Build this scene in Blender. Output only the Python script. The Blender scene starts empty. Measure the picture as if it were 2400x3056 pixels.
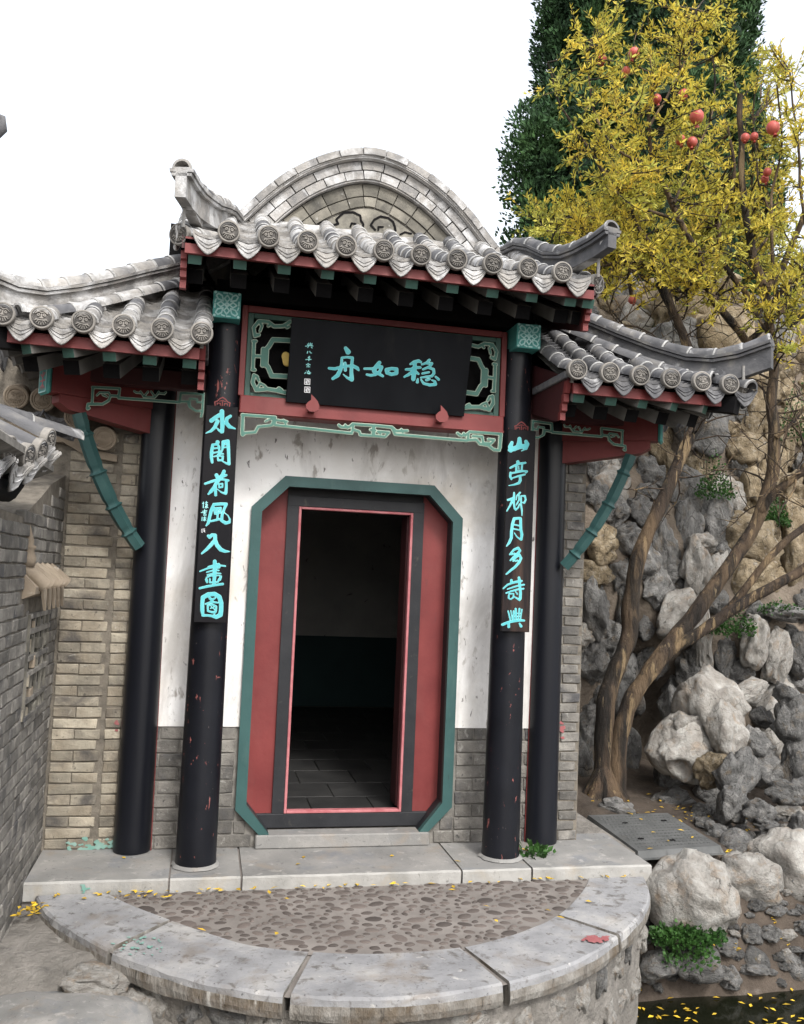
import bpy, math, random
import numpy as np
from mathutils import Vector, Matrix, noise
random.seed(7)
S = bpy.context.scene
C = S.collection
# ---------------------------------------------------------------- camera
CAM = Vector((-0.9935, -5.5693, 1.7639))
FW = Vector((0.2112, 0.9749, 0.0705)).normalized()
RT = Vector((0.9758, -0.2144, 0.0425)); RT = (RT - FW * RT.dot(FW)).normalized()
UP = RT.cross(FW).normalized()
FPX = 2670.8
cd = bpy.data.cameras.new('camera'); cam = bpy.data.objects.new('camera', cd); C.objects.link(cam)
cd.sensor_fit = 'HORIZONTAL'; cd.sensor_width = 36; cd.lens = FPX * 36 / 2400; cd.clip_end = 1000; cd.clip_start = .05
cam.matrix_world = Matrix(((RT.x, UP.x, -FW.x, CAM.x), (RT.y, UP.y, -FW.y, CAM.y), (RT.z, UP.z, -FW.z, CAM.z), (0, 0, 0, 1)))
S.camera = cam
# ---------------------------------------------------------------- light
VAL, GAM = 2.25, .6
SUN_EL, SUN_AZ = math.radians(46), math.radians(168)      # azimuth clockwise from +y : hazy sun from the front
w = bpy.data.worlds.new('World'); S.world = w; w.use_nodes = True
nt = w.node_tree; nt.nodes.clear()
out = nt.nodes.new('ShaderNodeOutputWorld'); bg = nt.nodes.new('ShaderNodeBackground')
sky = nt.nodes.new('ShaderNodeTexSky'); sky.sky_type = 'NISHITA'; sky.sun_disc = False
sky.sun_elevation = SUN_EL; sky.sun_rotation = SUN_AZ; sky.air_density = 1.0; sky.dust_density = 5.0; sky.ozone_density = 1.0
hs = nt.nodes.new('ShaderNodeHueSaturation'); hs.inputs['Saturation'].default_value = .42
hs.inputs['Value'].default_value = VAL
gm = nt.nodes.new('ShaderNodeGamma'); gm.inputs[1].default_value = GAM      # thin high cloud evens the sky out
nt.links.new(sky.outputs[0], gm.inputs[0]); nt.links.new(gm.outputs[0], hs.inputs['Color']); nt.links.new(hs.outputs[0], bg.inputs[0]); nt.links.new(bg.outputs[0], out.inputs[0])
bg.inputs[1].default_value = .15
sl = bpy.data.lights.new('sun', 'SUN'); sl.energy = 1.2; sl.angle = math.radians(11); sl.color = (1, .975, .94)
so = bpy.data.objects.new('sun', sl); C.objects.link(so)
sdir = Vector((math.sin(SUN_AZ) * math.cos(SUN_EL), math.cos(SUN_AZ) * math.cos(SUN_EL), math.sin(SUN_EL)))
so.rotation_euler = sdir.to_track_quat('Z', 'Y').to_euler(); so.location = (-6, -8, 9)
vs = S.view_settings; vs.view_transform = 'Standard'; vs.look = 'None'; vs.gamma = 1; vs.exposure = 1.17; vs.use_curve_mapping = False
S.cycles.max_bounces = 6
# ---------------------------------------------------------------- pixel -> place helpers (photo pixels, 2400 wide)
DK = 2400 / 1708
def ray(u, v):
    return FW + RT * ((u - 1200) / FPX) - UP * ((v - 1528) / FPX)
def at_plane(u, v, p0, n):
    d = ray(u, v); return CAM + d * ((p0 - CAM).dot(n) / d.dot(n))
def aty(u, v, y): return at_plane(u, v, Vector((0, y, 0)), Vector((0, 1, 0)))
def atz(u, v, z): return at_plane(u, v, Vector((0, 0, z)), Vector((0, 0, 1)))
def atx(u, v, x): return at_plane(u, v, Vector((x, 0, 0)), Vector((1, 0, 0)))
# ---------------------------------------------------------------- objects
WM = {}
def link(name, mesh, parent=None, M=None, label=None, cat=None, group=None, kind=None):
    o = bpy.data.objects.new(name, mesh); C.objects.link(o)
    M = M or Matrix.Identity(4); WM[o.name] = M
    if parent is not None:
        o.parent = parent; o.matrix_basis = WM[parent.name].inverted() @ M
    else:
        o.matrix_basis = M
    if label: o['label'] = label
    if cat: o['category'] = cat
    if group: o['group'] = group
    if kind: o['kind'] = kind
    return o
def thing(name, label, cat, loc=(0, 0, 0), group=None, kind=None):
    return link(name, None, None, Matrix.Translation(Vector(loc)), label, cat, group, kind)
def pos(o, *a): return o
class MB:
    def __init__(s): s.v = []; s.f = []; s.sm = []; s.mi = []
    def add(s, vs_, fs, smooth=False, mi=0):
        b = len(s.v); s.v += [tuple(p) for p in vs_]
        for f in fs: s.f.append(tuple(b + i for i in f)); s.sm.append(smooth); s.mi.append(mi)
        return s
    def box(s, x0, x1, y0, y1, z0, z1, c=0, mi=0, M=None):
        hx, hy, hz = (x1 - x0) / 2, (y1 - y0) / 2, (z1 - z0) / 2; o = Vector(((x0 + x1) / 2, (y0 + y1) / 2, (z0 + z1) / 2))
        vs_, fs = cbox(abs(hx), abs(hy), abs(hz), c)
        vs_ = [Vector(p) + o for p in vs_]
        if M is not None: vs_ = [M @ p for p in vs_]
        return s.add(vs_, fs, False, mi)
    def prism(s, poly, f3, d0, d1, mi=0, smooth=False):
        # poly: list of (u,v); f3(u,v,d)->xyz ; faces at d0 (front) and d1
        n = len(poly); a = [f3(u, v, d0) for u, v in poly]; b = [f3(u, v, d1) for u, v in poly]
        return s.add(a + b, [tuple(range(n)), tuple(range(2 * n - 1, n - 1, -1))] + [(i, i + n, (i + 1) % n + n, (i + 1) % n) for i in range(n)], smooth, mi)
    def tube(s, pts, rad, n=8, cap=True, mi=0, smooth=True, flat=1.0):
        pts = [Vector(p) for p in pts]; m = len(pts)
        if not hasattr(rad, '__len__'): rad = [rad] * m
        rings = []; up = Vector((0, 0, 1)); t0 = (pts[1] - pts[0]).normalized()
        if abs(t0.dot(up)) > .95: up = Vector((1, 0, 0))
        nx = t0.cross(up).normalized()
        for i in range(m):
            t = (pts[min(i + 1, m - 1)] - pts[max(i - 1, 0)]).normalized()
            nx = (nx - t * nx.dot(t)).normalized(); ny = t.cross(nx)
            rings.append([pts[i] + (nx * math.cos(2 * math.pi * k / n) + ny * math.sin(2 * math.pi * k / n) * flat) * rad[i] for k in range(n)])
        vs_ = [p for r in rings for p in r]; fs = []
        for i in range(m - 1):
            for k in range(n):
                a = i * n + k; b = i * n + (k + 1) % n; fs.append((a, b, b + n, a + n))
        s.add(vs_, fs, smooth, mi)
        if cap:
            s.add(rings[0], [tuple(range(n - 1, -1, -1))], False, mi); s.add(rings[-1], [tuple(range(n))], False, mi)
        return s
    def lathe(s, prof, n=24, o=(0, 0, 0), ax=(0, 0, 1), mi=0, a0=0, a1=2 * math.pi, smooth=True):
        ax = Vector(ax).normalized(); o = Vector(o); e = Vector((1, 0, 0)) if abs(ax.x) < .9 else Vector((0, 1, 0))
        u = (e - ax * e.dot(ax)).normalized(); v = ax.cross(u); full = abs(a1 - a0 - 2 * math.pi) < 1e-6; m = n if full else n + 1
        vs_ = [o + ax * h + (u * math.cos(a0 + (a1 - a0) * k / n) + v * math.sin(a0 + (a1 - a0) * k / n)) * r for r, h in prof for k in range(m)]
        fs = []
        for i in range(len(prof) - 1):
            for k in range(n):
                a = i * m + k; b = i * m + (k + 1) % m; fs.append((a, b, b + m, a + m))
        return s.add(vs_, fs, smooth, mi)
    def sweep(s, prof, frames, mi=0, smooth=False, closed=True, cap=True):
        # prof: list (a,b) ; frames: list of (origin, A, B)
        n = len(prof); vs_ = [o + A * a + B * b for o, A, B in frames for a, b in prof]; fs = []
        for i in range(len(frames) - 1):
            for k in range(n if closed else n - 1):
                a = i * n + k; b = i * n + (k + 1) % n; fs.append((a, b, b + n, a + n))
        s.add(vs_, fs, smooth, mi)
        if cap and closed:
            m = len(frames) - 1; s.add(vs_[:n], [tuple(range(n - 1, -1, -1))], False, mi); s.add(vs_[m * n:], [tuple(range(n))], False, mi)
        return s
    def mesh(s, name, *mats):
        me = bpy.data.meshes.new(name); me.from_pydata(s.v, [], s.f)
        me.polygons.foreach_set('use_smooth', s.sm); me.polygons.foreach_set('material_index', s.mi)
        for m in mats: me.materials.append(m)
        me.update(); return me
    def obj(s, name, mats, parent=None, M=None, **k):
        mats = mats if isinstance(mats, (list, tuple)) else [mats]
        return link(name, s.mesh(name, *mats), parent, M, **k)
def cbox(hx, hy, hz, c=0):
    if c <= 0:
        v = [(x, y, z) for x in (-hx, hx) for y in (-hy, hy) for z in (-hz, hz)]
        return v, [(0, 1, 3, 2), (4, 6, 7, 5), (0, 4, 5, 1), (2, 3, 7, 6), (0, 2, 6, 4), (1, 5, 7, 3)]
    c = min(c, hx * .9, hy * .9, hz * .9)
    v = []; idx = {}
    for sx in (-1, 1):
        for sy in (-1, 1):
            for sz in (-1, 1):
                for a in range(3):
                    p = [sx * (hx - c), sy * (hy - c), sz * (hz - c)]; p[a] = (sx * hx, sy * hy, sz * hz)[a]
                    idx[(sx, sy, sz, a)] = len(v); v.append(tuple(p))
    f = []
    I = lambda s, a: idx[(s[0], s[1], s[2], a)]
    for a in range(3):
        b, d = (a + 1) % 3, (a + 2) % 3
        for s in (-1, 1):
            q = []
            for (p1, p2) in ((-1, -1), (1, -1), (1, 1), (-1, 1)):
                t = [0, 0, 0]; t[a] = s; t[b] = p1; t[d] = p2; q.append(I(t, a))
            f.append(tuple(q if s > 0 else q[::-1]))
        for s1 in (-1, 1):
            for s2 in (-1, 1):
                t0 = [0, 0, 0]; t1 = [0, 0, 0]; t0[a] = -1; t1[a] = 1
                t0[b] = t1[b] = s1; t0[d] = t1[d] = s2
                q = [I(t0, b), I(t1, b), I(t1, d), I(t0, d)]
                f.append(tuple(q if s1 * s2 > 0 else q[::-1]))
    for s in [(x, y, z) for x in (-1, 1) for y in (-1, 1) for z in (-1, 1)]:
        q = [I(s, 0), I(s, 1), I(s, 2)]
        f.append(tuple(q if s[0] * s[1] * s[2] > 0 else q[::-1]))
    return v, f
# ---------------------------------------------------------------- brushwork: strokes -> outlined shapes
def brush(strokes, cell, grow=0.0):
    """strokes: lists of (x,y,w). returns 2D verts, faces, boundary edges of the union of the tapered strokes"""
    P = np.array([p for s in strokes for p in s], float)
    w_ = P[:, 2].max() + grow + 2 * cell
    x0, y0 = P[:, 0].min() - w_, P[:, 1].min() - w_; nx = int((P[:, 0].max() + w_ - x0) / cell) + 2; ny = int((P[:, 1].max() + w_ - y0) / cell) + 2
    X, Y = np.meshgrid(x0 + cell * np.arange(nx), y0 + cell * np.arange(ny), indexing='ij')
    Fd = np.full(X.shape, -1e9)
    for s in strokes:
        if len(s) == 1: s = [s[0], s[0]]
        for (ax, ay, aw), (bx, by, bw) in zip(s[:-1], s[1:]):
            dx, dy = bx - ax, by - ay; L = dx * dx + dy * dy + 1e-9
            t = np.clip(((X - ax) * dx + (Y - ay) * dy) / L, 0, 1)
            Fd = np.maximum(Fd, aw + (bw - aw) * t + grow - np.hypot(X - ax - dx * t, Y - ay - dy * t))
    verts = []; key = {}; faces = []
    def vid(k, x, y):
        if k not in key: key[k] = len(verts); verts.append((x, y))
        return key[k]
    act = np.maximum.reduce([Fd[:-1, :-1], Fd[1:, :-1], Fd[:-1, 1:], Fd[1:, 1:]]) > 0
    for i, j in zip(*np.nonzero(act)):
        cs = [(i, j), (i + 1, j), (i + 1, j + 1), (i, j + 1)]; poly = []
        for a in range(4):
            p, q = cs[a], cs[(a + 1) % 4]; fp, fq = Fd[p], Fd[q]
            if fp > 0: poly.append(vid(p, X[p], Y[p]))
            if (fp > 0) != (fq > 0):
                t = fp / (fp - fq); poly.append(vid((min(p, q), max(p, q)), X[p] + (X[q] - X[p]) * t, Y[p] + (Y[q] - Y[p]) * t))
        if len(poly) > 2: faces.append(tuple(poly))
    return verts, faces
def brush_mb(strokes, cell, f3, h0, h1=None, grow=0.0, mi=0, mb=None):
    v, f = brush(strokes, cell, grow); mb = mb or MB()
    mb.add([f3(x, y, h0) for x, y in v], f, False, mi)
    if h1 is not None:
        cnt = {}
        for q in f:
            for a, b in zip(q, q[1:] + q[:1]):
                k = (min(a, b), max(a, b)); cnt[k] = None if k in cnt else (a, b)
        es = [e for e in cnt.values() if e]
        ids = sorted({i for e in es for i in e}); m = {i: k for k, i in enumerate(ids)}; n = len(ids)
        mb.add([f3(*v[i], h0) for i in ids] + [f3(*v[i], h1) for i in ids], [(m[a], m[a] + n, m[b] + n, m[b]) for a, b in es], False, mi)
    return mb
# ---------------------------------------------------------------- materials
MT = {}
def mat(name, ramp, scale=4.0, detail=6, rough=.8, rand=0.0, bump=.3, bscale=40, over=(), spec=.4, island=0.0, coord='Object', stretch=(1, 1, 1), metal=0, vor=None, trans=0, bdist=.01):
    m = bpy.data.materials.new(name); m.use_nodes = True; n = m.node_tree; N = n.nodes; L = n.links
    b = N['Principled BSDF']; b.inputs['Roughness'].default_value = rough; b.inputs['Specular IOR Level'].default_value = spec; b.inputs['Metallic'].default_value = metal
    tc = N.new('ShaderNodeTexCoord'); oi = N.new('ShaderNodeObjectInfo')
    mp = N.new('ShaderNodeMapping'); mp.inputs['Scale'].default_value = stretch
    L.new(tc.outputs[coord], mp.inputs[0])
    sc = N.new('ShaderNodeVectorMath'); sc.operation = 'SCALE'; sc.inputs[0].default_value = (37, 53, 71)
    L.new(oi.outputs['Random'], sc.inputs['Scale']); L.new(sc.outputs[0], mp.inputs['Location'])
    def nz(s, d=6, dist=0.0, r=.55, vec=None):
        t = N.new('ShaderNodeTexNoise'); t.inputs['Scale'].default_value = s; t.inputs['Detail'].default_value = d; t.inputs['Distortion'].default_value = dist; t.inputs['Roughness'].default_value = r
        L.new(vec or mp.outputs[0], t.inputs['Vector']); return t
    t = nz(scale, detail); cr = N.new('ShaderNodeValToRGB')
    e = cr.color_ramp.elements
    while len(e) < len(ramp): e.new(.5)
    for k, (p, c) in enumerate(ramp): e[k].position = p; e[k].color = (*c, 1)
    L.new(t.outputs['Fac'], cr.inputs[0]); col = cr.outputs[0]
    for amt, src in ((rand, oi.outputs['Random']), (island, None)):
        if amt:
            if src is None:
                g = N.new('ShaderNodeNewGeometry'); src = g.outputs['Random Per Island']
            mr = N.new('ShaderNodeMapRange'); mr.inputs[3].default_value = 1 - amt; mr.inputs[4].default_value = 1 + amt; L.new(src, mr.inputs[0])
            vm = N.new('ShaderNodeVectorMath'); vm.operation = 'SCALE'; L.new(col, vm.inputs[0]); L.new(mr.outputs[0], vm.inputs['Scale']); col = vm.outputs[0]
    for o in over:   # (colour, scale, lo, hi, stretch, amount)
        c, s, lo, hi = o[:4]; st = o[4] if len(o) > 4 else (1, 1, 1); am = o[5] if len(o) > 5 else 1.0
        mp2 = N.new('ShaderNodeMapping'); mp2.inputs['Scale'].default_value = st; mp2.inputs['Location'].default_value = (s * 1.3, s * .7, 3.1); L.new(mp.outputs[0], mp2.inputs[0])
        t2 = nz(s, 8, .4, .62, mp2.outputs[0]); mr = N.new('ShaderNodeMapRange'); mr.inputs[1].default_value = lo; mr.inputs[2].default_value = hi; mr.inputs[4].default_value = am
        L.new(t2.outputs['Fac'], mr.inputs[0]); mx = N.new('ShaderNodeMix'); mx.data_type = 'RGBA'
        L.new(mr.outputs[0], mx.inputs[0]); L.new(col, mx.inputs[6]); mx.inputs[7].default_value = (*c, 1); col = mx.outputs[2]
    if vor:   # (scale, width, colour, amount) dark crack lines
        tn = nz(vor[0] * .6, 5); mv = N.new('ShaderNodeMix'); mv.data_type = 'VECTOR'; mv.inputs[0].default_value = .35
        L.new(mp.outputs[0], mv.inputs[4]); L.new(tn.outputs['Color'], mv.inputs[5])
        v = N.new('ShaderNodeTexVoronoi'); v.feature = 'DISTANCE_TO_EDGE'; v.inputs['Scale'].default_value = vor[0]; L.new(mv.outputs[1], v.inputs['Vector'])
        mr = N.new('ShaderNodeMapRange'); mr.inputs[1].default_value = 0; mr.inputs[2].default_value = vor[1]; mr.inputs[3].default_value = vor[3]; mr.inputs[4].default_value = 0
        L.new(v.outputs['Distance'], mr.inputs[0]); tk = nz(vor[0] * .8, 3); mk = N.new('ShaderNodeMapRange'); mk.inputs[1].default_value = .46; mk.inputs[2].default_value = .58
        L.new(tk.outputs['Fac'], mk.inputs[0]); mm = N.new('ShaderNodeMath'); mm.operation = 'MULTIPLY'; L.new(mr.outputs[0], mm.inputs[0]); L.new(mk.outputs[0], mm.inputs[1])
        mx = N.new('ShaderNodeMix'); mx.data_type = 'RGBA'; L.new(mm.outputs[0], mx.inputs[0]); L.new(col, mx.inputs[6]); mx.inputs[7].default_value = (*vor[2], 1); col = mx.outputs[2]
    L.new(col, b.inputs['Base Color'])
    if bump:
        tb = nz(bscale, 8, .2, .65); bm = N.new('ShaderNodeBump'); bm.inputs['Strength'].default_value = bump; bm.inputs['Distance'].default_value = bdist
        L.new(tb.outputs['Fac'], bm.inputs['Height']); L.new(bm.outputs[0], b.inputs['Normal'])
    if trans:
        tr = N.new('ShaderNodeBsdfTranslucent'); ms = N.new('ShaderNodeMixShader'); ms.inputs[0].default_value = trans
        L.new(col, tr.inputs[0]); L.new(b.outputs[0], ms.inputs[1]); L.new(tr.outputs[0], ms.inputs[2]); L.new(ms.outputs[0], N['Material Output'].inputs[0])
    MT[name] = m; return m
K = (0, 0, 0)
m_brick = mat('grey_brick', [(.3, (.17, .152, .125)), (.5, (.29, .26, .205)), (.72, (.42, .37, .29))], 7, rough=.92, rand=.36, bump=.8, bscale=45,
              over=[((.20, .165, .12), 5, .46, .6, (1, 1, 1), .6), ((.06, .056, .055), 2.6, .53, .66, (1, 1, 1), .85), ((.05, .045, .04), 30, .62, .70, (1, 1, 1), .8), ((.5, .48, .43), 14, .62, .76, (1, 1, 1), .6)])
m_brick_low = mat('weathered_brick', [(.3, (.095, .09, .083)), (.5, (.16, .15, .135)), (.72, (.25, .235, .21))], 8, rough=.92, rand=.32, bump=.8, bscale=45,
              over=[((.055, .055, .06), 3, .53, .68, (1, 1, 1), .8), ((.04, .04, .04), 30, .62, .70, (1, 1, 1), .8), ((.5, .49, .46), 16, .60, .74, (1, 1, 1), .6)])
m_brickg = mat('sooty_gable_brick', [(.3, (.085, .08, .07)), (.5, (.16, .15, .125)), (.72, (.26, .24, .20))], 7, rough=.9, rand=.3, bump=.5, bscale=60,
              over=[((.03, .03, .03), 3, .55, .72, (1, 1, 1), .85), ((.6, .59, .56), 16, .64, .74, (1, 1, 1), .7)])
m_mortar = mat('dark_mortar', [(.3, (.10, .088, .072)), (.7, (.21, .185, .15))], 18, rough=.95, bump=.6, bscale=90)
m_mortar_l = mat('pale_mortar', [(.3, (.12, .112, .10)), (.7, (.27, .255, .23))], 14, rough=.95, bump=.5, bscale=80)
m_tile = mat('grey_roof_tile', [(.3, (.068, .069, .075)), (.55, (.125, .124, .128)), (.75, (.22, .208, .19))], 9, rough=.85, rand=.25, bump=.4, bscale=50,
             over=[((.50, .50, .50), 10, .60, .72, (1, 1, 1), .7), ((.035, .038, .048), 4, .58, .76, (1, 1, 1), .5)])
m_tile_w = mat('limed_roof_tile', [(.3, (.17, .168, .168)), (.6, (.30, .285, .265))], 10, rough=.9, rand=.22, bump=.7, bscale=55,
             over=[((.62, .62, .62), 6, .48, .64, (1, 1, 1), .75), ((.10, .10, .105), 16, .62, .72, (1, 1, 1), .5)])
m_disc = mat('moulded_tile_end', [(.3, (.06, .057, .054)), (.7, (.12, .112, .102))], 20, rough=.85, rand=.2, bump=.3, bscale=90, over=[((.05, .05, .055), 9, .58, .7, (1, 1, 1), .5)])
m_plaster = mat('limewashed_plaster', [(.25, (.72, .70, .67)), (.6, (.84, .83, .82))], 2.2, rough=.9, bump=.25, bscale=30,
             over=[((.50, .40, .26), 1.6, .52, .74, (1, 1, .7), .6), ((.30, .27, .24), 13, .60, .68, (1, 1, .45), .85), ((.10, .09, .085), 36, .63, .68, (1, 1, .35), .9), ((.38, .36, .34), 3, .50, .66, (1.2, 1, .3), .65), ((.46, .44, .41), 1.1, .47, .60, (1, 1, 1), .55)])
m_black = mat('black_lacquer', [(.3, (.004, .0045, .007)), (.7, (.008, .009, .013))], 3, rough=.36, bump=.22, bscale=9, stretch=(1, 1, .12), spec=.3,
             over=[((.03, .03, .033), 5, .62, .8, (1, 1, .15), .5)])
m_black_chip = mat('chipped_black_lacquer', [(.3, (.004, .0045, .007)), (.7, (.009, .010, .014))], 3, rough=.40, bump=.1, bscale=25, spec=.28,
             over=[((.26, .09, .08), 26, .645, .665, (1, 1, .4), .9), ((.25, .21, .20), 55, .69, .715, (1, 1, .25), .9)])
m_red = mat('oxblood_paint', [(.3, (.135, .020, .020)), (.7, (.19, .034, .032))], 4, rough=.55, bump=.2, bscale=14, over=[((.20, .060, .055), 2.2, .52, .72, (1, 1, .5), .5), ((.10, .03, .03), 28, .64, .72, (1, 1, .2), .5), ((.14, .03, .03), 6, .62, .8, (1, 1, 1), .5)])
m_reddark = mat('dark_red_and_shade', [(.3, (.038, .010, .011)), (.7, (.062, .015, .016))], 4, rough=.6, bump=.1, bscale=30)  # darker red, also carries painted eaves shade on the side beams
m_pink = mat('faded_red_trim', [(.3, (.34, .09, .10)), (.7, (.48, .19, .20))], 12, rough=.6, bump=.1)
m_raft = mat('greyed_rafter_side', [(.3, (.10, .095, .088)), (.7, (.19, .18, .165))], 5, rough=.85, bump=.1)
m_green = mat('teal_green_paint', [(.3, (.022, .066, .064)), (.7, (.036, .094, .090))], 3, rough=.5, bump=.2, bscale=14, over=[((.07, .13, .12), 6, .56, .76, (1, 1, .4), .6), ((.02, .03, .03), 26, .64, .72, (1, 1, .25), .6)])
m_gdark = mat('dark_green_paint', [(.3, (.025, .07, .055)), (.7, (.045, .105, .085))], 5, rough=.55, bump=.1)
m_carve = mat('carved_green_paint', [(.3, (.04, .125, .10)), (.7, (.075, .19, .15))], 8, rough=.6, bump=.1)
m_carve_l = mat('pale_green_edging', [(.3, (.30, .38, .30)), (.7, (.46, .54, .44))], 12, rough=.7, bump=.1)
m_tealc = mat('teal_carving', [(.3, (.05, .26, .24)), (.7, (.10, .36, .33))], 18, rough=.6, bump=.1)
m_tealp = mat('pale_teal_petals', [(.3, (.26, .52, .50)), (.7, (.50, .74, .72))], 14, rough=.6, bump=.1)
m_cyan = mat('turquoise_lettering', [(.3, (.07, .40, .44)), (.7, (.13, .50, .53))], 10, rough=.6, bump=.05)
m_cyanl = mat('pale_turquoise_edge', [(.3, (.22, .60, .60)), (.7, (.32, .68, .68))], 10, rough=.6, bump=.05)
m_white = mat('white_seal_paint', [(.3, (.7, .7, .72)), (.7, (.8, .8, .82))], 10, rough=.7, bump=0)
m_board = mat('black_board', [(.3, (.004, .0045, .006)), (.7, (.008, .009, .011))], 5, rough=.6, bump=.06, bscale=30, spec=.12, stretch=(1, 1, .3), over=[((.022, .021, .02), 7, .6, .8, (1, 1, 1), .5)])
m_board_w = mat('worn_black_board', [(.3, (.006, .006, .008)), (.7, (.013, .012, .013))], 5, rough=.6, bump=.15, bscale=30, spec=.12, stretch=(1, 1, .25),
             over=[((.12, .07, .05), 5, .56, .75, (1, 1, .4), .6), ((.30, .22, .17), 26, .68, .74, (1, 1, .2), .7)])
m_wood = mat('dark_timber_and_shade', [(.3, (.004, .004, .0045)), (.7, (.009, .0085, .009))], 6, rough=.8, bump=.15, spec=.08)  # black timber, also the shade painted in the wall niche
m_frame = mat('worn_black_frame', [(.3, (.009, .010, .013)), (.7, (.020, .021, .024))], 6, rough=.6, bump=.15, over=[((.10, .09, .07), 12, .62, .75, (1, 1, 1), .5)])
m_slab = mat('limestone_slab', [(.25, (.17, .168, .162)), (.5, (.235, .23, .22)), (.75, (.33, .315, .295))], 3, rough=.85, rand=.08, bump=.35, bscale=45,
             over=[((.10, .10, .098), 22, .62, .70, (1, 1, 1), .8), ((.25, .21, .17), 4, .56, .74, (1, 1, 1), .7), ((.14, .155, .18), 2.5, .54, .68, (1, 1, 1), .6), ((.06, .06, .058), 55, .64, .70, (1, 1, 1), .8), ((.46, .44, .41), 12, .58, .7, (1, 1, 1), .5)])
m_kerb = mat('tooled_limestone', [(.25, (.17, .17, .175)), (.5, (.25, .25, .255)), (.75, (.35, .34, .325))], 5, rough=.85, rand=.08, bump=.6, bscale=30,
             over=[((.09, .08, .07), 14, .56, .66, (1, 1, 1), .75), ((.17, .135, .10), 4, .54, .70, (1, 1, 2), .6), ((.05, .05, .05), 60, .62, .68, (1, 1, 1), .8), ((.5, .48, .45), 20, .64, .72, (1, 1, 1), .6)])
m_kside = mat('chiselled_kerb_side', [(.3, (.14, .125, .105)), (.7, (.31, .295, .27))], 14, rough=.95, bump=1.0, bscale=28, bdist=.03, stretch=(1, 1, .35),
             over=[((.11, .08, .05), 5, .48, .64, (1, 1, 2.5), .8), ((.05, .045, .04), 24, .60, .68, (1, 1, .3), .8), ((.5, .49, .46), 18, .60, .7, (1, 1, .4), .6)])
m_cement = mat('cement_bedding', [(.3, (.145, .13, .118)), (.7, (.225, .203, .185))], 5, rough=.95, bump=.4, bscale=70)
m_cement_l = mat('grey_render', [(.3, (.14, .13, .115)), (.7, (.27, .25, .225))], 5, rough=.95, bump=1.0, bscale=22, bdist=.03, over=[((.09, .085, .08), 8, .55, .70, (1, 1, 1), .7), ((.4, .38, .35), 14, .60, .72, (1, 1, 1), .5)])
m_pebble = mat('brown_pebble', [(.3, (.060, .049, .044)), (.7, (.125, .104, .092))], 30, rough=.8, rand=.38, bump=.2, bscale=80)
m_rock = mat('grey_limestone_rock', [(.25, (.09, .089, .087)), (.5, (.18, .177, .17)), (.75, (.33, .32, .305))], 2.4, rough=.9, rand=.3, bump=1.0, bscale=9, bdist=.05,
             over=[((.03, .028, .026), 2.2, .55, .68, (1, 1, 1), .8), ((.19, .14, .085), 2, .54, .72, (1, 1, 1), .7), ((.36, .35, .33), 9, .60, .74, (1, 1, 1), .6)], vor=(1.7, .02, (.02, .018, .016), .95))
m_rock_w = mat('tan_limestone_rock', [(.25, (.13, .095, .055)), (.5, (.26, .205, .13)), (.75, (.42, .35, .25))], 2.6, rough=.9, rand=.2, bump=.9, bscale=9, bdist=.05,
             over=[((.04, .032, .022), 2.4, .57, .70, (1, 1, 1), .8), ((.36, .35, .33), 4, .56, .7, (1, 1, 1), .6)], vor=(1.7, .022, (.03, .024, .016), .95))
m_boulder = mat('pale_boulder', [(.25, (.19, .17, .15)), (.5, (.29, .275, .25)), (.75, (.42, .41, .385))], 3, rough=.9, rand=.10, bump=.8, bscale=8, bdist=.04,
             over=[((.24, .165, .10), 2.0, .53, .68, (1, 1, 1), .65), ((.08, .075, .07), 9, .60, .72, (1, 1, 1), .6)], vor=(2.2, .014, (.04, .036, .03), .9))
m_rmortar = mat('rock_mortar', [(.3, (.085, .068, .052)), (.7, (.20, .165, .13))], 3, rough=.95, bump=.8, bscale=12, bdist=.05)
m_soil = mat('bare_soil', [(.3, (.040, .031, .024)), (.7, (.10, .078, .060))], 4, rough=.95, bump=.8, bscale=22, bdist=.03, over=[((.17, .15, .13), 9, .6, .75, (1, 1, 1), .6)])
m_bark = mat('pomegranate_bark', [(.3, (.022, .017, .014)), (.55, (.055, .038, .026)), (.75, (.12, .08, .05))], 6, rough=.92, bump=1.0, bscale=18, bdist=.05, stretch=(1, 1, .3),
             over=[((.25, .18, .10), 6, .56, .595, (1.6, 1.6, .7), .85), ((.17, .115, .065), 3, .5, .6, (1, 1, .3), .5), ((.010, .009, .008), 7, .50, .58, (1, 1, .5), .85), ((.20, .15, .09), 20, .62, .68, (1, 1, .5), .8)])
m_leafy = mat('yellow_leaf', [(.3, (.44, .39, .06)), (.5, (.64, .53, .08)), (.72, (.76, .56, .09))], 2.5, rough=.6, bump=0, island=.4, trans=.5)
m_leafg = mat('yellow_green_leaf', [(.3, (.32, .34, .06)), (.7, (.58, .52, .09))], 2.5, rough=.6, bump=0, island=.35, trans=.35)
m_leaff = mat('fallen_leaf', [(.3, (.42, .26, .02)), (.7, (.62, .42, .03))], 6, rough=.7, bump=0, island=.35)
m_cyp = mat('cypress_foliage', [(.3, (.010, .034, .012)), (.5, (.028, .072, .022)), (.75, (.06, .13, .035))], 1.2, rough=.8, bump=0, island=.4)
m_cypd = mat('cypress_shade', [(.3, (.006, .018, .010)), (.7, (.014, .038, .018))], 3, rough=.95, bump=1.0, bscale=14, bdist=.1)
m_plant = mat('green_leaf', [(.3, (.018, .058, .012)), (.7, (.048, .12, .024))], 3, rough=.6, bump=0, island=.4, trans=.2)
m_fruit = mat('pomegranate_skin', [(.3, (.36, .045, .04)), (.7, (.52, .13, .10))], 9, rough=.45, bump=.1, rand=.15)
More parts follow.
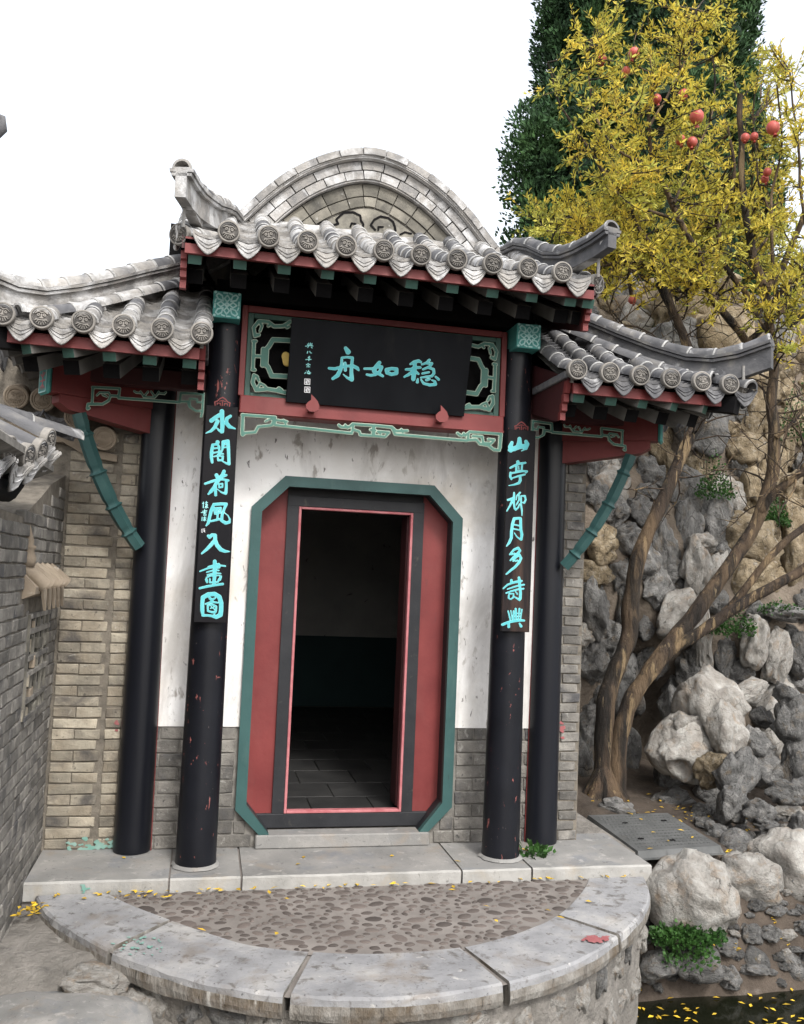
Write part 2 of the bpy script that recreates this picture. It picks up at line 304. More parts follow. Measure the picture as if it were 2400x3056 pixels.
m_iron = mat('grey_cast_cover', [(.3, (.065, .067, .066)), (.7, (.12, .122, .12))], 6, rough=.75, bump=.2, bscale=60, over=[((.10, .09, .075), 8, .6, .75, (1, 1, 1), .6)])
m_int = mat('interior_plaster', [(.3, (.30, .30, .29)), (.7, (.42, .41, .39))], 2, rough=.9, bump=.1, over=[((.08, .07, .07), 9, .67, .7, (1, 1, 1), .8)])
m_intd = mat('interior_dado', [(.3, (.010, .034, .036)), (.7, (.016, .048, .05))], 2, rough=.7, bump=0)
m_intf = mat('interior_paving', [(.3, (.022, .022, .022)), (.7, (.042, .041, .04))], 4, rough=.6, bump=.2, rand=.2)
m_discf = mat('raised_tile_face', [(.3, (.17, .16, .145)), (.7, (.27, .25, .225))], 20, rough=.85, rand=.15, bump=.2)
m_slabf = mat('bright_slab_edge', [(.3, (.25, .245, .23)), (.7, (.38, .37, .35))], 6, rough=.9, bump=.4, bscale=50, over=[((.12, .11, .10), 20, .62, .70, (1, 1, 1), .8), ((.3, .26, .2), 4, .56, .72, (1, 1, 1), .6)])
m_lime = mat('lime_joint', [(.3, (.26, .26, .255)), (.7, (.46, .455, .44))], 40, rough=.95, bump=.5, over=[((.12, .12, .12), 25, .52, .62, (1, 1, 1), .8)])
m_tan = mat('tan_carved_clay', [(.3, (.21, .165, .12)), (.7, (.33, .275, .21))], 6, rough=.9, rand=.12, bump=.4, bscale=50, over=[((.6, .56, .5), 9, .62, .72, (1, 1, 1), .6)])
m_gold = mat('gilt_centre', [(.3, (.45, .30, .05)), (.7, (.6, .42, .1))], 12, rough=.5, bump=.1)
# water
m_water = bpy.data.materials.new('pond_water'); m_water.use_nodes = True
_b = m_water.node_tree.nodes['Principled BSDF']; _b.inputs['Base Color'].default_value = (.008, .009, .005, 1); _b.inputs['Roughness'].default_value = .08; _b.inputs['Specular IOR Level'].default_value = .5
_n = m_water.node_tree.nodes.new('ShaderNodeTexNoise'); _n.inputs['Scale'].default_value = 9; _bm = m_water.node_tree.nodes.new('ShaderNodeBump'); _bm.inputs['Strength'].default_value = .08
m_water.node_tree.links.new(_n.outputs['Fac'], _bm.inputs['Height']); m_water.node_tree.links.new(_bm.outputs[0], _b.inputs['Normal'])
# ================================================================ GATEHOUSE
gate = thing('gatehouse', 'grey brick garden gatehouse with black columns, tiled eaves and an octagonal doorway', 'gatehouse', (0, .3, 0))
G = gate
X = lambda u, v, d: Vector((u, d, v))        # polygon (x,z) extruded along y
def V3(*a): return Vector(a)
# ---- walls (real boxes round the doorway)
YW = .30
cx = -.013
octo = [(cx - .709, .243), (cx - .709, 2.166), (cx - .502, 2.3785), (cx + .502, 2.3785), (cx + .709, 2.166), (cx + .709, .243), (cx + .554, .087), (cx - .554, .087)]
def inset(poly, d):
    n = len(poly); out_ = []
    for i in range(n):
        p0, p1, p2 = Vector(poly[i - 1]), Vector(poly[i]), Vector(poly[(i + 1) % n])
        a = (p1 - p0).normalized(); b = (p2 - p1).normalized(); na = Vector((a.y, -a.x)); nb = Vector((b.y, -b.x))
        k = (na + nb).normalized(); out_.append(tuple(p1 + k * (d / max(.3, k.dot(na)))))
    return out_
octi = inset(octo, .04)
# plaster: pieces around the octagon, upper part
ZD = .757
def wall_ring(zlo, zhi, xl, xr, y0, y1, mb):
    # left strip, right strip split along the octagon outline, plus top
    L_ = [(xl, zlo), (xl, zhi), (octo[2][0] + .02, zhi), (octo[2][0] + .02, octo[2][1] - .02), (octo[1][0] + .02, octo[1][1] - .02)]
    if zlo < octo[0][1]: L_ += [(octo[0][0] + .02, octo[0][1] + .01), (octo[7][0] + .02, .087), (octo[7][0] + .02, zlo)]
    else: L_ += [(octo[0][0] + .02, zlo)]
    R_ = [(2 * cx - x, z) for x, z in L_][::-1]
    if zhi > octo[2][1]:
        mb.prism([(octo[2][0] + .02, octo[2][1] - .02), (octo[2][0] + .02, zhi), (octo[3][0] - .02, zhi), (octo[3][0] - .02, octo[2][1] - .02)], X, y0, y1)
    return L_, R_
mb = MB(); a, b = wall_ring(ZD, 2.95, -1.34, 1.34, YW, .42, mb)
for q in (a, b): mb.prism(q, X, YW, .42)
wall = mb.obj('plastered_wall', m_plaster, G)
mb = MB(); dados = []
mb.prism([(-1.34, 0), (-1.34, ZD), (octo[1][0] + .02, ZD), (octo[1][0] + .02, octo[0][1] + .01), (octo[7][0] + .02, .087), (octo[7][0] + .02, 0)], X, YW + .014, .42); dados.append(mb.obj('brick_dado', m_mortar_l, G)); mb = MB()
mb.prism([(octo[6][0] - .02, 0), (octo[6][0] - .02, .087), (octo[5][0] - .02, octo[5][1] + .01), (octo[4][0] - .02, ZD), (1.34, ZD), (1.34, 0)], X, YW + .014, .42)
dados.append(mb.obj('brick_dado', m_mortar_l, G))
mb = MB(); mb.box(-2.4, -1.34, .345, .42, -.4, 3.2); bwl = mb.obj('side_brick_wall', m_mortar, G)
mb = MB(); mb.box(1.34, 1.605, .315, .42, 0, 3.0); mb.box(1.50, 1.605, .42, 5.2, 0, 3.4); bwr = mb.obj('side_brick_pier', m_mortar, G)
BC = {}
def brick_mesh(L, H, D, m, k):
    key = (round(L, 3), round(H, 3), m.name, k)
    if key not in BC:
        v, f = cbox(L / 2, D / 2, H / 2, .0045); r = random.Random(hash(key) & 0xffff)
        vv = []
        for p in v:
            j = noise.noise_vector(Vector(p) * 17 + Vector((k * 5.1, 0, 0))) * .006
            vv.append((p[0] + j.x, p[1] + j.y, p[2] + j.z))
        me = bpy.data.meshes.new('brick'); me.from_pydata(vv, [], f); me.materials.append(m); BC[key] = me
    return BC[key]
def in_poly(x, y, poly):
    c = False; n = len(poly)
    for i in range(n):
        x1, y1 = poly[i - 1]; x2, y2 = poly[i]
        if (y1 > y) != (y2 > y) and x < (x2 - x1) * (y - y1) / (y2 - y1) + x1: c = not c
    return c
def bricks(parent, origin, ud, nd, u0, u1, z0, z1, m, pitch=.0665, L=.262, gap=.0075, proud=.008, hole=None, bond=0, jit=.003, name='brick', rowoff=None, skip=None):
    """lay bricks one by one on a wall face; origin at u=0,z=0 on the mortar face"""
    ud = Vector(ud).normalized(); nd = Vector(nd).normalized(); o = Vector(origin); out_ = []; r = 0; z = z0
    while z + pitch * .6 < z1:
        H = pitch - gap
        segs = []
        if bond == 0: ls = [L, L * .5] if r % 2 else [L * .5, L]     # stretcher/header alternating
        elif bond == 1: ls = [L]
        else: ls = [L, L, L * .5]
        u = u0 - (0 if bond == 0 else (L * .5 if r % 2 else 0)) - (rowoff or 0) * 0; i = 0
        while u < u1 - .02:
            l = ls[i % len(ls)]; a, b = max(u, u0), min(u + l, u1); u += l; i += 1
            if b - a < .035: continue
            if hole:
                mid = (a + b) / 2; zc = z + H / 2
                ia, ib = in_poly(a, zc, hole), in_poly(b, zc, hole)
                if ia and ib: continue
                if ia or ib or in_poly(mid, zc, hole):
                    st = .01; aa, bb = a, b
                    while aa < bb and in_poly(aa, zc, hole): aa += st
                    while bb > aa and in_poly(bb, zc, hole): bb -= st
                    a, b = aa, bb
                    if b - a < .03: continue
            if skip and skip((a + b) / 2, z + H / 2): continue
            segs.append((a, b))
        for a, b in segs:
            l = round(b - a - gap, 2)
            if l < .02: continue
            me = brick_mesh(l, H, .05, m, random.randrange(4))
            c = o + ud * ((a + b) / 2) + nd * (proud - .025 + random.uniform(-jit, jit)) + Vector((0, 0, z + H / 2 + random.uniform(-.001, .001)))
            M = Matrix.Translation(c) @ Matrix(((ud.x, -nd.x, 0, 0), (ud.y, -nd.y, 0, 0), (0, 0, 1, 0), (0, 0, 0, 1))) @ Matrix.Rotation(random.uniform(-.006, .006), 4, 'Y')
            out_.append(link(name, me, parent, M))
        z += pitch; r += 1
    return out_
hole_ = [(x, z) for x, z in inset(octo, -.012)] 
hole_[7] = (hole_[7][0], -.1); hole_[6] = (hole_[6][0], -.1); 
hole_ = [hole_[0], hole_[1], hole_[2], hole_[3], hole_[4], hole_[5], (octo[6][0] + .03, .075), (octo[6][0] + .03, -.1), (octo[7][0] - .03, -.1), (octo[7][0] - .03, .075)]
for dado, ua, ub in ((dados[0], -1.33, 0), (dados[1], 0, 1.33)): bricks(dado, (0, YW + .014, 0), (1, 0, 0), (0, -1, 0), ua, ub, .004, ZD - .004, m_brick_low, pitch=.0842, L=.24, bond=0, hole=hole_, proud=.010)
# left side wall with its straight vertical joint, right pier
bricks(bwl, (0, .345, 0), (1, 0, 0), (0, -1, 0), -1.86, -1.572, .004, 2.62, m_brick, bond=0, L=.27, proud=.010, skip=lambda u, z: u < -1.80 and z > 1.9 and False)
bricks(bwl, (0, .345, 0), (1, 0, 0), (0, -1, 0), -1.548, -1.345, .004, 2.62, m_brick, bond=0, L=.185, proud=.008)
bricks(bwr, (0, .315, 0), (1, 0, 0), (0, -1, 0), 1.345, 1.603, .004, 2.75, m_brick_low, bond=0, L=.235, proud=.010)
bricks(bwr, (1.605, 0, 0), (0, 1, 0), (1, 0, 0), .33, 1.2, .004, 2.75, m_brick_low, bond=0, L=.25, proud=.006)
# the rest of the body: side walls, back wall, ceiling, floor
mb = MB(); mb.box(-1.62, -1.50, .42, 5.2, 0, 3.4); mb.box(-1.62, -1.02, 5.2, 5.32, 0, 3.4); mb.box(1.02, 1.605, 5.2, 5.32, 0, 3.4); mb.box(-1.02, 1.02, 5.2, 5.32, 0, 3.4)
body = mb.obj('body_wall', m_cement_l, G)
mb = MB(); mb.box(-1.62, 1.605, .43, 5.32, 3.42, 3.50); mb.box(-1.34, 1.34, .36, .42, 2.96, 4.0); mb.obj('attic_wall', m_wood, G)
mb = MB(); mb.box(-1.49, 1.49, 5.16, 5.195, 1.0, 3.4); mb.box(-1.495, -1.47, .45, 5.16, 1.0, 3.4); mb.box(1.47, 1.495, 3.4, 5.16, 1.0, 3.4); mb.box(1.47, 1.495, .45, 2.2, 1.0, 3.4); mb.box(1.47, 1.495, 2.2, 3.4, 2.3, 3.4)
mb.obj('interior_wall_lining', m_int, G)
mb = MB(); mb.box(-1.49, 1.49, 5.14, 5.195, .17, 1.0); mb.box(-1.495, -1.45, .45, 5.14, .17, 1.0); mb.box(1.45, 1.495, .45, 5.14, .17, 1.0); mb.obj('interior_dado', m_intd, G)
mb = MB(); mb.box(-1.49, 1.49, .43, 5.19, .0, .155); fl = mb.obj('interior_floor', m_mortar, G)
for i in range(11):
    for j in range(7):
        u0 = -1.49 + j * .43 + (.2 if i % 2 else 0); u1 = min(u0 + .423, 1.49)
        if u1 - u0 < .05: continue
        y0_ = .46 + i * .42; key = ('pav', round(u1 - u0, 2))
        if key not in BC: BC[key] = MB().box(-(u1 - u0) / 2, (u1 - u0) / 2, -.206, .206, -.012, .012, .003).mesh('paving_brick', m_intf)
        link('paving_tile', BC[key], fl, Matrix.Translation(((u0 + u1) / 2, y0_ + .21, .157 + random.uniform(0, .003))))
mb = MB(); mb.box(-.97, -.62, 5.09, 5.13, 1.28, 2.55); pn = mb.obj('hanging_panel', m_board, G)
mb = MB()
for rx, rz, rr in ((.13, .26, .012),):
    mb.tube([V3(-.80 + rx * math.cos(t), 5.085, 1.93 + rz * math.sin(t)) for t in np.linspace(0, 2 * math.pi, 33)], rr, 6, cap=False)
mb.obj('oval_frame', m_gold, pn)
# red door leaf folded open inside
mb = MB(); mb.box(.352, .378, .462, .64, .205, 2.175, .004); dl = mb.obj('door_leaf', m_reddark, G)
# ---- octagonal green frame, recess, inner frame
def ring_open(outer, inner, y0, y1, mb):
    n = len(outer)
    for i in range(n - 1):
        q = [outer[i], outer[i + 1], inner[i + 1], inner[i]]
        mb.prism(q, X, y0, y1)
FO = [octo[7]] + octo[:7]; FO = [FO[0]] + octo[:7]
order = [octo[7], octo[0], octo[1], octo[2], octo[3], octo[4], octo[5], octo[6]]
oi_ = inset(octo, .068); oin = [oi_[7], oi_[0], oi_[1], oi_[2], oi_[3], oi_[4], oi_[5], oi_[6]]
oin[0] = (oin[0][0] + .035, .087); oin[7] = (oin[7][0] - .035, .087)
mb = MB(); ring_open(order, oin, .268, .315, mb)
mb.obj('octagonal_door_surround', m_green, G)
mb = MB()
for i in range(7):
    a_, b_ = oin[i], oin[i + 1]
    mb.add([X(*a_, .3151), X(*b_, .3151), X(*b_, .41), X(*a_, .41)], [(0, 1, 2, 3)])
    a2, b2 = order[i], order[i + 1]
    mb.add([X(*a2, .3151), X(*b2, .3151), X(*b2, .41), X(*a2, .41)], [(3, 2, 1, 0)])
mb.obj('door_reveal', m_frame, G)
# fill behind (black frame + red side panels), opening +-.378
mb = MB()
for s in (-1, 1):
    x0, x1 = sorted((cx + s * .468, cx + s * .705))
    mb.box(x0, x1, .415, .43, .175, 2.40)
mb.obj('red_side_panel', m_red, G)
mb = MB()
mb.box(cx - .468, cx - .392, .395, .45, .185, 2.265); mb.box(cx + .392, cx + .468, .395, .45, .185, 2.265)
mb.box(cx - .468, cx + .468, .3935, .45, 2.193, 2.2649, .004); mb.box(cx - .62, cx + .62, .392, .46, .09, .184, .006); mb.box(cx - .7, cx + .7, .43, .46, 2.266, 2.45)
mb.obj('door_frame', m_frame, G)
mb = MB()
mb.box(cx - .3915, cx - .374, .388, .44, .185, 2.192, .003); mb.box(cx + .374, cx + .3915, .388, .44, .185, 2.192, .003)
mb.box(cx - .3738, cx + .3738, .388, .44, 2.176, 2.192, .003); mb.box(cx - .3738, cx + .3738, .388, .44, .185, .203, .003)
mb.obj('door_trim', m_pink, G)
mb = MB(); mb.box(cx - .575, cx + .56, .255, .395, 0, .086, .008); mb.obj('door_step_stone', m_slab, G)
# ---- columns
def column(x, y, r0, r1, h, m, ring=True):
    prof = [(r0 * 1.0, 0), (r0 * 1.02, .02), (r0, .06)] + [(r0 + (r1 - r0) * t, .06 + (h - .06) * t) for t in np.linspace(.05, 1, 12)]
    mb = MB(); mb.lathe(prof, 36, (x, y, .004)); mb.lathe([(0, 0), (r1, 0)], 36, (x, y, h + .004))
    c = mb.obj('column', m, G, M=None)
    if ring:
        mb = MB(); pr = []
        n = 48
        vs_, fs = [], []
        for k in range(n):
            a = 2 * math.pi * k / n; rr = r0 + .022 + .012 * noise.noise(Vector((math.cos(a) * 3, math.sin(a) * 3, x)))
            for (r_, h_) in ((r0 * .98, .020), (r0 + .008, .018), (rr, .003)): vs_.append((x + r_ * math.cos(a), y + r_ * math.sin(a), h_))
        for k in range(n):
            for j in range(2):
                p = k * 3 + j; q = ((k + 1) % n) * 3 + j; fs.append((p, q, q + 1, p + 1))
        mb.add(vs_, fs, True); mb.obj('mortar_ring', m_slab, c)
    return c
column(-.95, 0, .119, .100, 3.27, m_black_chip); column(.95, 0, .119, .100, 3.27, m_black_chip)
column(-1.337, .304, .112, .098, 2.95, m_black, False); column(1.337, .304, .112, .098, 2.95, m_black, False)
# red sealant seam where the wall meets the outer columns
for s in (-1, 1): MB().tube([V3(s * 1.225, .296, .0), V3(s * 1.236, .296, 1.4), V3(s * 1.239, .296, 2.9)], .006, 5).obj('paint_seam', m_red, G)
# ---- porch beam, frame with carved fretwork
mb = MB(); mb.box(-.845, .845, -.085, .06, 2.705, 2.82, .006); mb.box(-.845, .845, -.094, -.086, 2.712, 2.722); mb.obj('porch_beam', m_red, G)
mb = MB()
for s in (-1, 1):
    x0, x1 = sorted((s * .822, s * .858)); mb.box(x0, x1, -.06, .04, 2.821, 3.385, .003)
mb.box(-.821, .821, -.06, .04, 3.345, 3.385, .003); mb.obj('transom_frame', m_red, G)
mb = MB()
for s in (-1, 1):
    x0, x1 = sorted((s * .785, s * .8205)); mb.box(x0, x1, -.045, .0, 2.821, 3.344, .003)
mb.box(-.7845, .7845, -.045, .0, 3.312, 3.344, .003); mb.box(-.7845, .7845, -.045, .0, 2.8215, 2.848, .003)
gf = mb.obj('green_fret_frame', m_gdark, G)
mb = MB(); mb.box(-.86, .86, .02, .05, 2.96, 3.6); mb.box(-1.02, 1.02, -.09, .09, 3.41, 3.52); mb.obj('eaves_beam', m_wood, G)
# fretwork traced in the plane of the frame
def zoomf(x0, y0, sc, plane_y=None, plane=None):
    def f(x, y, h):
        u, v = x0 + x * sc, y0 + y * sc
        if plane: p, n = plane; return at_plane(u, v, p, n) + n * h
        q = aty(u, v, plane_y); return Vector((q.x, plane_y - h, q.z))
    return f
def mirror(f): return lambda x, y, h: Vector((-f(x, y, h).x, f(x, y, h).y, f(x, y, h).z))
def fret(name, strokes, f, parent, cell=4, thick=.012, edge=3.2, m1=None, m2=None):
    mb = MB(); brush_mb(strokes, cell, f, thick, 0, grow=edge, mi=1, mb=mb); brush_mb(strokes, cell, f, thick + .0025, None, grow=-.2, mi=0, mb=mb)
    # back face closes the piece
    brush_mb(strokes, cell * 1.5, f, 0, None, grow=edge, mi=1, mb=mb)
    return mb.obj(name, [m1 or m_carve, m2 or m_carve_l], parent)
def wd(pts, w): return [(x, y, w) for x, y in pts]
z4 = zoomf(650, 850, 900 / 1708, -.055)
tl = [wd([(210, 292), (203, 245), (232, 208), (285, 212), (320, 238), (370, 236), (408, 212)], 8), wd([(232, 208), (250, 235), (240, 262)], 6), wd([(215, 290), (232, 285)], 8), wd([(320, 238), (300, 225), (285, 235)], 6), wd([(380, 232), (392, 245), (404, 238)], 5)]
bl = [wd([(205, 515), (197, 555), (218, 598), (280, 592), (330, 600), (380, 612)], 9), wd([(205, 515), (222, 520), (232, 545)], 6), wd([(218, 598), (240, 560), (262, 572), (280, 592)], 6), wd([(330, 600), (345, 585), (362, 596)], 5)]
hh = [wd([(205, 325), (198, 480)], 8), wd([(203, 405), (262, 408)], 7), wd([(256, 366), (252, 458)], 9), wd([(200, 322), (216, 322)], 7), wd([(195, 482), (210, 484)], 7), wd([(262, 366), (272, 366)], 7), wd([(258, 458), (268, 460)], 7),
      wd([(420, 318), (312, 313), (288, 352), (276, 365), (272, 455), (284, 468), (305, 517), (420, 522)], 11)]
for st in (tl, bl, hh):
    fret('carved_fretwork', st, z4, gf); fret('carved_fretwork', st, mirror(z4), gf)
fret('gilt_boss', [wd([(385, 405), (392, 440)], 20)], z4, gf, m1=m_gold, m2=m_gold)
# hanging frieze under the porch beam
z4b = zoomf(650, 850, 900 / 1708, -.080)
W_ = 6.5
fr = [wd([(138, 738), (325, 752)], W_), wd([(142, 738), (138, 842)], 8), wd([(138, 842), (212, 836), (228, 805), (305, 797), (322, 752)], W_), wd([(150, 842), (140, 850)], 9), wd([(268, 775), (290, 765), (325, 758)], 4), wd([(325, 752), (322, 795), (758, 842)], 6), wd([(330, 768), (390, 776)], 6), wd([(372, 768), (384, 790)], 5),
      wd([(684, 796), (700, 808), (745, 806), (762, 790), (872, 798)], 6), wd([(758, 842), (765, 800)], 6), wd([(765, 822), (800, 832), (806, 852), (876, 856), (878, 800)], 6), wd([(720, 795), (735, 812)], 5), wd([(862, 822), (892, 826)], 5),
      wd([(884, 798), (985, 808), (1008, 830), (1072, 828)], 6), wd([(884, 800), (884, 856), (945, 862), (968, 838), (905, 832)], 6), wd([(985, 810), (1002, 848), (1410, 884)], 6), wd([(1038, 820), (1046, 838)], 5), wd([(905, 832), (920, 845)], 5),
      wd([(1355, 842), (1375, 856), (1405, 850), (1425, 834), (1602, 846)], 6), wd([(1410, 884), (1418, 850)], 6), wd([(1600, 846), (1594, 925)], 8), wd([(1410, 880), (1462, 878), (1482, 902), (1530, 910), (1560, 935), (1592, 938)], W_), wd([(1442, 858), (1495, 862), (1500, 898), (1545, 900), (1562, 880), (1530, 876)], 6), wd([(1390, 842), (1400, 858)], 5)]
fret('hanging_frieze', fr, z4b, G, cell=4)
# side friezes
zs1 = zoomf(0, 1060, 640 / 1708, -.02)
sf = [wd([(738, 258), (955, 268), (945, 342), (1430, 378), (1442, 304), (1622, 312)], 8), wd([(742, 258), (735, 392), (702, 392), (696, 428)], 8), wd([(700, 430), (712, 424)], 8), wd([(735, 392), (818, 392), (868, 362), (880, 325), (945, 328)], 8), wd([(880, 325), (868, 302), (795, 300)], 6), wd([(820, 318), (850, 330)], 6), wd([(795, 300), (772, 322)], 5),
      wd([(1620, 312), (1612, 455), (1602, 492)], 8), wd([(1432, 372), (1498, 372), (1508, 412), (1560, 446), (1608, 448)], 7), wd([(1512, 350), (1570, 352), (1570, 378), (1612, 376)], 6), wd([(1512, 350), (1514, 410)], 5),
      wd([(1070, 288), (1085, 300), (1130, 304), (1146, 334), (1232, 338), (1262, 304), (1310, 310), (1322, 296)], 5), wd([(1180, 292), (1150, 328)], 5), wd([(1205, 292), (1232, 330)], 5), wd([(1120, 290), (1135, 310)], 4), wd([(1265, 292), (1250, 318)], 4)]
fret('side_frieze', sf, zs1, G, cell=5, edge=3.2); fret('side_frieze', sf, mirror(zs1), G, cell=5, edge=3.2)
# ---- capital blocks with carved flower
for s in (-1, 1):
    mb = MB(); mb.box(s * .955 - .082, s * .955 + .082, -.20, .12, 3.252, 3.412, .004); cb = mb.obj('beam_end_block', m_tealc, G)
    def cf(x, y, h, s=s): return V3(s * .955 + x, -.201 - h, 3.332 + y)
    st = []
    for k in range(4):
        a = k * math.pi / 2; ca, sa = math.cos(a), math.sin(a); R_ = lambda x, y: (x * ca - y * sa, x * sa + y * ca, .0038)
        st.append([R_(.016, 0), R_(.036, .016), R_(.058, 0), R_(.036, -.016), R_(.016, 0)])
        R2 = lambda x, y: (x * ca - y * sa, x * sa + y * ca, .0042)
        st.append([R2(.022, .022), R2(.052, .030), R2(.064, .052), R2(.050, .064), R2(.030, .052), R2(.022, .022)])
        st.append([R2(.070, .0), R2(.070, .022)]); st.append([R2(.070, -.012), R2(.064, -.028)])
        st.append([(R_(.07, .07)[0], R_(.07, .07)[1], .008)])
    st.append([(0, .012, .005), (.012, 0, .005), (0, -.012, .005), (-.012, 0, .005), (0, .012, .005)])
    brush_mb(st, .0035, cf, .005, 0).obj('carved_flower', m_tealp, cb)
# ---- side beams, diagonal beams, bamboo-shaped braces
for s in (-1, 1):
    dv = V3(s * .86, -.51, 0).normalized(); nv = V3(-dv.y, dv.x, 0); A = V3(s * 1.337, .304, 0)
    def OB(mb, a, b, hw, z0, z1, c=.004, mi=0):
        o = A + dv * ((a + b) / 2); v, f = cbox((b - a) / 2, hw, (z1 - z0) / 2, c)
        mb.add([o + dv * p[0] + nv * p[1] + V3(0, 0, p[2] + (z0 + z1) / 2) for p in v], f, False, mi)
    mb = MB(); OB(mb, .05, .715, .062, 2.738, 2.93); db = mb.obj('diagonal_beam', m_red, G)
    mb = MB(); OB(mb, .716, .745, .066, 2.728, 2.885, .012); be = mb.obj('painted_beam_end', m_tealc, db)
    bo = A + dv * .747 + V3(0, 0, 2.806)
    def bf(x, y, h, bo=bo, nv=nv, dv=dv): return bo + nv * x + V3(0, 0, y) + dv * h
    brush_mb([wd([(-.05, -.066), (.05, -.066), (.05, .066), (-.05, .066), (-.05, -.066)], .004)], .004, bf, .001).obj('beam_end_border', m_tealp, be)
    brush_mb([wd([(-.03, .04), (0, .02), (.03, .045)], .005), wd([(-.03, -.04), (0, -.02), (.03, -.045)], .005), wd([(0, .05), (0, -.05)], .006), wd([(-.034, 0), (.034, 0)], .005)], .004, bf, .0012).obj('beam_end_flower', m_pink, be)
    mb = MB()
    prof = [(-.04, -.045, 2.60), (.0, -.045, 2.60)]
    v = []
    for d_, zl in ((.05, 2.58), (.60, 2.652), (.665, 2.690)):
        for sgn in (-1, 1): v += [A + dv * d_ + nv * (.055 * sgn) + V3(0, 0, zl), A + dv * d_ + nv * (.055 * sgn) + V3(0, 0, 2.736)]
    f = []
    for i in range(2):
        b_ = i * 4; f += [(b_, b_ + 1, b_ + 5, b_ + 4), (b_ + 3, b_ + 2, b_ + 6, b_ + 7), (b_ + 2, b_, b_ + 4, b_ + 6), (b_ + 1, b_ + 3, b_ + 7, b_ + 5)]
    f += [(8, 9, 11, 10), (2, 3, 1, 0)]
    mb.add(v, f); mb.obj('lower_beam', m_red, G)
    mb = MB(); x0, x1 = sorted((s * 1.05, s * 1.78)); mb.box(x0, x1, 0, .09, 2.84, 2.95, .004); mb.obj('side_beam', m_reddark, G)  # deep shade under the eaves put into the beam's darker red
    mb = MB(); x0, x1 = sorted((s * 1.05, s * 1.95)); mb.box(x0, x1, .05, .12, 2.985, 3.2); mb.obj('side_eaves_board', m_wood, G)
    # brace
    P0 = V3(s * 1.40, .175, 1.87); P1 = V3(s * 1.775, -.02, 2.64); mid = (P0 + P1) / 2 + V3(s * .055, -.03, -.07)
    pts, rad = [], []
    N_ = 161; nodes = (.13, .35, .60, .86)
    for i in range(N_):
        t = i / (N_ - 1); p = P0 * (1 - t) ** 2 + mid * 2 * t * (1 - t) + P1 * t * t
        r = .045 - .006 * abs(t - .5)
        for q in nodes: r += .013 * math.exp(-((t - q) / .009) ** 2) - .006 * math.exp(-((t - q - .03) / .022) ** 2)
        pts.append(p); rad.append(r)
    mb = MB(); mb.tube(pts, rad, 6, smooth=False); mb.obj('bamboo_brace', m_green, G)
# ---- eaves of the porch: fascia, two tiers of rafters, soffit
def eave(parent, xs, y, zt, x0, x1, fan=None, blk=.036, gap_end=True, zdrop=0):
    mb = MB(); mb.box(x0, x1, y + .02, y + .045, zt - .095, zt - .005); mb.obj('red_fascia', m_red, parent)
    for k, x in enumerate(xs):
        mb = MB(); dx = (fan(x) if fan else 0)
        # upper flying rafter : green painted end
        def bar(yf, yb, zf, zb, h, wd_, m_end, m_side, nm, ex=0):
            c0 = V3(x + dx * 0, yf, zf); c1 = V3(x - dx, yb, zb); d = (c1 - c0).normalized(); sd = d.cross(V3(0, 0, 1)).normalized(); u = sd.cross(d)
            v = [c + sd * a + u * b for c in (c0, c1) for a, b in ((-wd_, -h), (wd_, -h), (wd_, h), (-wd_, h))]
            m_ = MB(); m_.add(v, [(0, 1, 2, 3)][::1], False, 1); m_.add(v, [(7, 6, 5, 4), (0, 4, 5, 1), (1, 5, 6, 2), (2, 6, 7, 3), (3, 7, 4, 0)], False, 0)
            m_.obj(nm, [m_side, m_end], parent)
        bar(y + .055, y + .45, zt - .115, zt + .06, blk * .75, blk, m_gdark, m_raft, 'flying_rafter')
        if gap_end: bar(y + .20, y + .95, zt - .165, zt + .17, blk * 1.1, blk * 1.25, m_wood, m_raft, 'rafter')
    return
mz = 3.565
eave(G, [-1.145 + .2455 * k for k in range(10)] + [1.16 + .02], -.66, mz, -1.2, 1.2)
mb = MB()  # soffit boards
mb.add([V3(-1.2, -.635, mz - .03), V3(1.2, -.635, mz - .03), V3(1.2, -.2, mz + .12), V3(-1.2, -.2, mz + .12), V3(-1.2, .36, mz + .42), V3(1.2, .36, mz + .42)], [(0, 3, 2, 1), (3, 4, 5, 2)])
mb.obj('soffit', m_wood, G)
def stepcap(pl, x0, parent):
    back = [(u + .035, v) for u, v in pl][::-1]
    MB().prism([(u - .003, v) for u, v in pl] + back, lambda u, v, d: V3(d, u, v), x0 - .017, x0 + .017).obj('stepped_red_edge', m_red, parent)
for s in (-1, 1):   # stepped bargeboard ends
    mb = MB(); poly = [(-.62, 3.50), (-.585, 3.50), (-.58, 3.455), (-.56, 3.45), (-.56, 3.41), (-.54, 3.40), (-.54, 3.365), (-.515, 3.355), (-.515, 3.31), (-.42, 3.33), (.3, 3.55), (.36, 3.95), (-.62, 3.58)]
    x0 = s * 1.205
    mb.prism(poly, lambda u, v, d: V3(d, u, v), x0 - .013, x0 + .013); bb_ = mb.obj('bargeboard', m_reddark, G)
    stepcap(poly[:9], x0, bb_)
    # wing bargeboard next to the inner column
    x0 = s * 1.075
    poly = [(-.60, 2.97), (-.585, 2.93), (-.575, 2.90), (-.56, 2.895), (-.56, 2.85), (-.535, 2.84), (-.535, 2.80), (-.51, 2.79), (-.51, 2.745), (-.45, 2.745), (.0, 2.87), (.3, 3.30), (-.1, 3.16), (-.60, 2.99)]
    mb = MB(); mb.prism(poly, lambda u, v, d: V3(d, u, v), x0 - .013, x0 + .013); bb_ = mb.obj('bargeboard', m_reddark, G); stepcap(poly[:10], x0, bb_)
